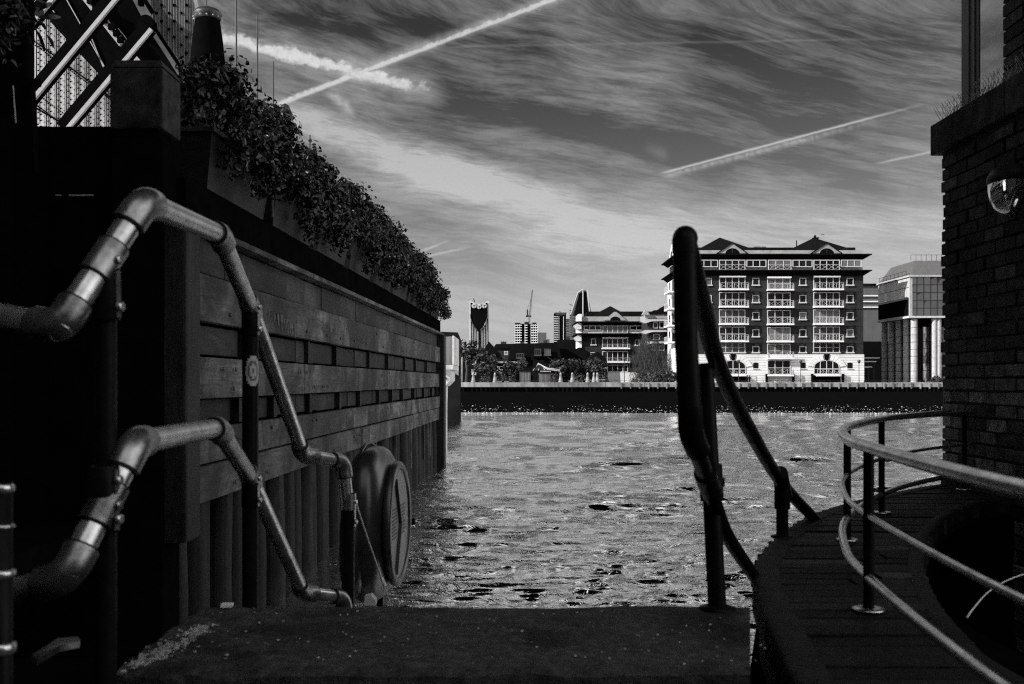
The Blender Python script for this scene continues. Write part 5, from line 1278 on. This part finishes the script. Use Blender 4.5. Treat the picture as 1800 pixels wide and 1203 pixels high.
# ------------------------------------------------------------------ right handrail
t = thing('stair_handrail', 'black silhouetted tube handrail curving down the right of the steps', 'handrail', (.5, 2.5, ZL))
ur = smooth_path([P(1203, 420, 2.12), P(1216, 470, 2.2), P(1236, 545, 2.45), P(1262, 640, 2.8), P(1312, 745, 3.3), P(1375, 850, 3.95), P(1436, 916, 4.5)], 6)
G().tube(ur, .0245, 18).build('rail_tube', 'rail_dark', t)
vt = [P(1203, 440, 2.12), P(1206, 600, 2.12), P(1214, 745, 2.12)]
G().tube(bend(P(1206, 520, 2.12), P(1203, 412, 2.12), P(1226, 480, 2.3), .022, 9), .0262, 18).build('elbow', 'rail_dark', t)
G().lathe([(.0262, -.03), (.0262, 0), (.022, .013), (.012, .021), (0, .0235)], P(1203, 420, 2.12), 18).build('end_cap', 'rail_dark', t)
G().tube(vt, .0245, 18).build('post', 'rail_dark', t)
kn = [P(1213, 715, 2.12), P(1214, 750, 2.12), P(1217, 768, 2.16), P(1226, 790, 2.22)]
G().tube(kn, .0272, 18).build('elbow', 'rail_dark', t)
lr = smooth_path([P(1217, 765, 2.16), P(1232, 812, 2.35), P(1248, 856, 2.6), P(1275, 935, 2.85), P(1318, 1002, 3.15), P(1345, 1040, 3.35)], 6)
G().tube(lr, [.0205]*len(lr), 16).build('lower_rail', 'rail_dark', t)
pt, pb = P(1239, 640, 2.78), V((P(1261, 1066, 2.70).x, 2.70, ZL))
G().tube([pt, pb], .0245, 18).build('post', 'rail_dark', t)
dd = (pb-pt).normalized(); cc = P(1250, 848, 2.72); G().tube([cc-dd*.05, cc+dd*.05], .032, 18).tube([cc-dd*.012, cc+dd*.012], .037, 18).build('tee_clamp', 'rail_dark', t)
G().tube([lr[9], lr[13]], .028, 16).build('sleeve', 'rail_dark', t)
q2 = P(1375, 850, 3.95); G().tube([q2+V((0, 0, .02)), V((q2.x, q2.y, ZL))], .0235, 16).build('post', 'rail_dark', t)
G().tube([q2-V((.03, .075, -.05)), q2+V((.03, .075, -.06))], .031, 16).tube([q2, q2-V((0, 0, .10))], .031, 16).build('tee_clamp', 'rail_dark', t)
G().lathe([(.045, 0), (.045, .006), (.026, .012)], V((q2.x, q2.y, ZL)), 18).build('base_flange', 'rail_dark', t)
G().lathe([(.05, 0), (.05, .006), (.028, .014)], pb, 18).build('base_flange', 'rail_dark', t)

# ------------------------------------------------------------------ round paved platform with its well
def gp(px, py, h=.62): z = h*F/(py-670); return V(((px-900)*z/F, z, 0))
outer = smooth_path([V((.56, 1.2, 0)), V((.575, 1.7, 0)), gp(1403, 1194), gp(1376, 1140), gp(1349, 1077), gp(1328, 1016), gp(1342, 972), gp(1385, 932), gp(1430, 905), gp(1500, 882), gp(1580, 864), gp(1665, 850), V((3.6, 6.75, 0)), V((5, 7.2, 0)), V((7, 7.2, 0))], 8)
inner = smooth_path([V((1.12, 1.2, 0)), gp(1790, 1188), gp(1700, 1120), gp(1640, 1045), gp(1622, 980), gp(1645, 925), gp(1700, 890), gp(1800, 877), V((3.1, 5.1, 0)), V((3.8, 4.6, 0)), V((4.0, 3.2, 0))], 8)
def xat(path, y, first=True, mono=True):
    best = None
    for a_, b_ in zip(path, path[1:]):
        if (a_.y-y)*(b_.y-y) <= 0 and a_.y != b_.y:
            x = a_.x+(b_.x-a_.x)*(y-a_.y)/(b_.y-a_.y); best = x if best is None else (min(best, x) if first else max(best, x))
    return best
t = struct(bpy.data.objects.new('platform', None), 'round platform laid with narrow dark boards'); COL.objects.link(t); t.location = (2.5, 3.5, 0); ORG[t.name] = V((2.5, 3.5, 0))
g = G(); rn = random.Random(31); y = 1.2
while y < 7.15:
    dy = .088; xo = xat(outer, y+dy/2); xi = xat(inner, y+dy/2, True); x = (xo if xo else .6)+rn.uniform(-.012, .0)
    xe = 7.0; holes = (xi, xat(inner, y+dy/2, False)) if xi else None
    if holes and y < 3.2: holes = (xi, 4.0)
    nx_ = x
    while nx_ < xe:
        L = rn.uniform(.5, 1.1) if rn.random() < .7 else rn.uniform(.25, .5); e = nx_+L
        seg0, seg1 = nx_, min(e, xe)
        ok = True
        if holes:
            if seg0 >= holes[0] and seg1 <= holes[1]: ok = False
            elif seg0 < holes[0] < seg1: seg1 = holes[0]
            elif seg0 < holes[1] < seg1: seg0 = holes[1]
        if ok and seg1-seg0 > .01 and not (seg0 > 2.7 and y < 6.1 and seg0 > 2.75):
            hh = rn.uniform(-.004, .003); tl = rn.uniform(-.003, .003)
            g.obox(((seg0+seg1)/2, y+dy/2, ZL+hh-.03), ((seg1-seg0)/2-.003, 0, tl), (0, dy/2-.005, 0), (0, 0, .03), rn.uniform(.35, 1.7) if rn.random() < .93 else rn.uniform(2, 4))
        nx_ = e
    y += dy
g.build('paving', 'paver', t, bevel=.003)
g = G()      # bedding and curved outer face
def sheet(path, z0, z1, tone=1.0, flip=False):
    n = len(path); vs = [V((p.x, p.y, z0)) for p in path]+[V((p.x, p.y, z1)) for p in path]
    g.add(vs, [(i, i+1, i+1+n, i+n) for i in range(n-1)], tone, True)
op = [p+V((.012, 0, 0)) for p in outer]
sheet(op, -1, ZL-.012, .8); g.build('rim_wall', 'brick', t)
def curb(path, w0, w1, z0, z1, name, m, tone=1.0):
    g = G(); n = len(path); vs = []
    for i in range(n):
        d = (path[min(i+1, n-1)]-path[max(i-1, 0)]).normalized(); nn = V((d.y, -d.x, 0)); p = path[i]
        for w_, z_ in ((w0, z0), (w0, z1-.010), (w0+.006, z1-.003), (w0+.016, z1), (w1-.008, z1), (w1, z1-.006), (w1, z0)): vs.append(p+nn*w_+V((0, 0, z_)))
    g.add(vs, [(i*7+k, i*7+k+1, (i+1)*7+k+1, (i+1)*7+k) for i in range(n-1) for k in range(6)], tone, True); return g.build(name, m, t)
curb(outer, -.010, .075, ZL-.09, ZL+.004, 'rim', 'paver', 1.2); curb(inner, -.05, .004, ZL-.09, ZL+.004, 'rim', 'paver', 1.0)
g = G(); ys = [1.2+i*.05 for i in range(119)]
for y0, y1 in zip(ys, ys[1:]):
    a0, a1 = xat(outer, y0+1e-4), xat(outer, y1-1e-4); i0, i1 = xat(inner, y0), xat(inner, y1)
    if a0 is None or a1 is None: continue
    zb_ = ZL-.022
    if i0 is None or i1 is None: g.add([(a0+.015, y0, zb_), (7, y0, zb_), (7, y1, zb_), (a1+.015, y1, zb_)], [(0, 1, 2, 3)])
    else:
        j0, j1 = (xat(inner, y0, False), xat(inner, y1, False)) if y0 > 3.2 else (4.0, 4.0)
        g.add([(a0+.015, y0, zb_), (i0, y0, zb_), (i1, y1, zb_), (a1+.015, y1, zb_)], [(0, 1, 2, 3)]); g.add([(j0, y0, zb_), (7, y0, zb_), (7, y1, zb_), (j1, y1, zb_)], [(0, 1, 2, 3)])
g.build('bedding', 'mortar', t)
g = G(); sheet(inner+[inner[0]], ZL-1.6, ZL-.01, 1.0); g.add([(.9, 1.0, ZL-1.6), (4.3, 1.0, ZL-1.6), (4.3, 5.5, ZL-1.6), (.9, 5.5, ZL-1.6)], [(0, 1, 2, 3)]); g.build('well_lining', 'black_wall', t)
o = G().tube(smooth_path([P(1700, 1085, 2.55), P(1712, 1068, 2.7), P(1738, 1040, 3.0), P(1775, 1018, 3.2), P(1830, 1000, 3.3)], 6), .0022, 6).build('wire', 'rope', None); tag(o, 'thin pale wire curving across the dark well', 'wire')

# curved guard rail
t = thing('guard_rail', 'low curved guard rail with three bright bars round the well', 'guard rail', (1.2, 3.0, ZL))
plan = [V((.84, .9, 0)), V((.85, 1.7, 0)), V((.96, 2.68, 0)), V((1.07, 3.2, 0)), V((1.30, 3.86, 0)), V((1.73, 4.66, 0)), V((2.12, 5.2, 0)), V((2.57, 5.66, 0)), V((3.35, 6.25, 0)), V((4.4, 6.6, 0))]
pp = smooth_path(plan, 9)
# the rail passes a brick corner at the right: keep it just off that wall
for hh, r, nm in ((-.178, .0165, 'top_rail'), (-.362, .0085, 'middle_rail'), (-.53, .0135, 'bottom_rail')):
    G().tube([p+V((0, 0, EYE+hh)) for p in pp], r, 14).build(nm, 'rail_bright', t)
for p in (plan[2], plan[4], plan[5], plan[7]):
    po = G().tube([V((p.x, p.y, ZL)), V((p.x, p.y, EYE-.19))], .0145, 14).build('post', 'rail_dark', t)
    G().lathe([(.0, 0), (.042, 0), (.042, .004), (.038, .006), (.018, .008)], V((p.x, p.y, ZL+.004)), 24).build('base_flange', 'rail_bright', po)

# ------------------------------------------------------------------ right brick building
XW, YW = 2.64, 6.1
t = thing('brick_building', 'dark brick building corner with a stone ledge on the right', 'building', (XW+1, YW-1, ZL))
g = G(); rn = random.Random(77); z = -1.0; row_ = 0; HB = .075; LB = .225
ztop = EYE+1.36
while z < ztop-.02:
    y = YW; off = (LB/2 if row_ % 2 else 0); first = True
    tooth = .012 if (row_ // 4) % 2 else 0.0
    while y > 3.4:
        L = LB/2 if (first and row_ % 2) else LB
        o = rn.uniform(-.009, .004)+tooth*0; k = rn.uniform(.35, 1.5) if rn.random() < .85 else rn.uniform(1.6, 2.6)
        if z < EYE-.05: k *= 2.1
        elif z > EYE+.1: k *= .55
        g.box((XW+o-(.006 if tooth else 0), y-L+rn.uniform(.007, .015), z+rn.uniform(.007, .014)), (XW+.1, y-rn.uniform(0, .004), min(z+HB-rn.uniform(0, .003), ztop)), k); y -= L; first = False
    z += HB; row_ += 1
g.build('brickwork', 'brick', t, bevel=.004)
G().box((XW+.012, 3.4, -1), (XW+3.5, YW-.004, ztop)).build('mortar', 'mortar', t)
g = G(); zz = EYE+1.36; g.box((XW-.0, 3.4, zz+.001), (XW+3, YW+.0, zz+.03), .7); g.build('ledge_bed', 'stone', t)
y = YW+.055; zz = EYE+1.392; 
while y > 3.3:
    L = .31 if y > YW else .62; G().box((XW-.055, y-L+.006, zz), (XW+.5, y, zz+.185), rn.uniform(.7, 1.3)).build('ledge_stone', 'stone', t, bevel=.006); y -= L
zl2 = zz+.186; XS = 2.752
g = G(); z = zl2; row_ = 0
while z < EYE+4.2:
    y = 5.58
    while y > 3.4: g.box((XS+rn.uniform(-.003, .003), y-LB+.01, z+.01), (XS+.1, y, z+HB), rn.uniform(.35, 1.6)); y -= LB
    z += HB
g.build('brickwork', 'brick', t, bevel=.004)
G().box((XS+.012, 3.4, zl2), (XS+3, 5.57, EYE+4.2)).build('mortar', 'mortar', t)
# window beside the corner
wf = G()
wf.box((XS, 6.0, zl2), (XS+.10, YW, EYE+4.2)); wf.box((XS+.008, 5.945, zl2), (XS+.10, 5.998, EYE+4.2), 1.6); wf.box((XS+.016, 5.905, zl2), (XS+.10, 5.943, EYE+4.2), .8)
wf.box((XS+.012, 5.60, zl2), (XS+.1, 5.904, zl2+.03)); wf.box((XS+.012, 5.60, EYE+2.28-.015), (XS+.1, 5.904, EYE+2.28+.03), 1.2)
wf = wf.build('window', 'frame_dark', t, bevel=.004)
G().box((XS+.022, 5.58, zl2+.03), (XS+.03, 5.904, EYE+2.26)).build('pane', 'glass_mirror', wf)
G().box((XS+.022, 5.58, EYE+2.31), (XS+.03, 5.904, EYE+4.1)).build('pane', 'glass_mirror', wf)
G().box((XS+.15, 5.6, zl2), (XS+2.5, YW-.01, EYE+4.2)).build('inner_wall', 'black_wall', t)
# bird spikes along the ledge
g = G(); y = YW+.03; rn = random.Random(4)
zs = zz+.1855
g.box((XW+.0, 3.5, zs), (XW+.03, YW+.04, zs+.004), .6)
while y > 4.4:
    for sx, sy in ((-.05, .02), (.045, -.01), (-.02, -.03), (.06, .03)):
        g.bar((XW+.015, y, zs), (XW+.015+sx+rn.uniform(-.01, .01), y+sy+rn.uniform(-.015, .015), zs+.105), .0022, tone=rn.uniform(.5, 2))
    y -= .034
tag(g.build('bird_spikes', 'spike', None), 'strip of thin wire bird spikes along the stone ledge', 'bird spikes')
# wall lamp
c = P(1757, 320, 5.26); c.x = XW-.005
t = thing('wall_lamp', 'half egg shaped glass wall lamp with dark hood on the brick wall', 'wall lamp', c-V((0, 0, .18)))
def half(prof, tone, m, name, a0=math.pi/2, a1=math.pi*1.5, seg=20, sx=1.0):
    g = G(); n = len(prof); vs = []
    for r, h in prof:
        for k in range(seg+1):
            a_ = a0+(a1-a0)*k/seg; vs.append(c+V((math.cos(a_)*r*sx, math.sin(a_)*r*1.35, h)))
    w_ = seg+1; g.add(vs, [(i*w_+k, i*w_+k+1, (i+1)*w_+k+1, (i+1)*w_+k) for i in range(n-1) for k in range(seg)], tone, True)
    return g.build(name, m, t)
half([(.0, .098), (.05, .093), (.088, .072), (.108, .035), (.112, .0), (.104, -.004)], 3, 'rail_dark', 'hood', sx=1.0)
half([(.104, -.006), (.104, -.04), (.095, -.09), (.075, -.135), (.045, -.165), (.0, -.18)], 1, 'glass_mirror', 'glass', sx=1.0)
g = G(); g.box((XW-.016, c.y-.1, c.z-.14), (XW-.006, c.y+.1, c.z+.08)); g.build('backplate', 'rail_dark', t)

# ------------------------------------------------------------------ unseen buildings: one shading the landing, one added to block rear sky
t = thing('unseen_building', 'tall brick wharf building beside the stairs, out of the picture', 'building', (-6.5, -4, 0))
G().box((-11, -12, -1), (-2.6, 3.6, 10.5)).build('wall', 'brick_far', t)
G().box((-11.2, -12.2, 10.5), (-2.45, 3.75, 10.8)).build('roof', 'roof_dark', t)

t = thing('unseen_building', 'unseen lower brick block added behind the steps to block rear sky light', 'building', (4, -9, 0))
G().box((-2.3, -15, -1), (9, -4.6, 5.0)).build('wall', 'brick_far', t)
G().box((-2.4, -15.2, 5.0), (9.2, -4.4, 5.3)).build('roof', 'roof_dark', t)
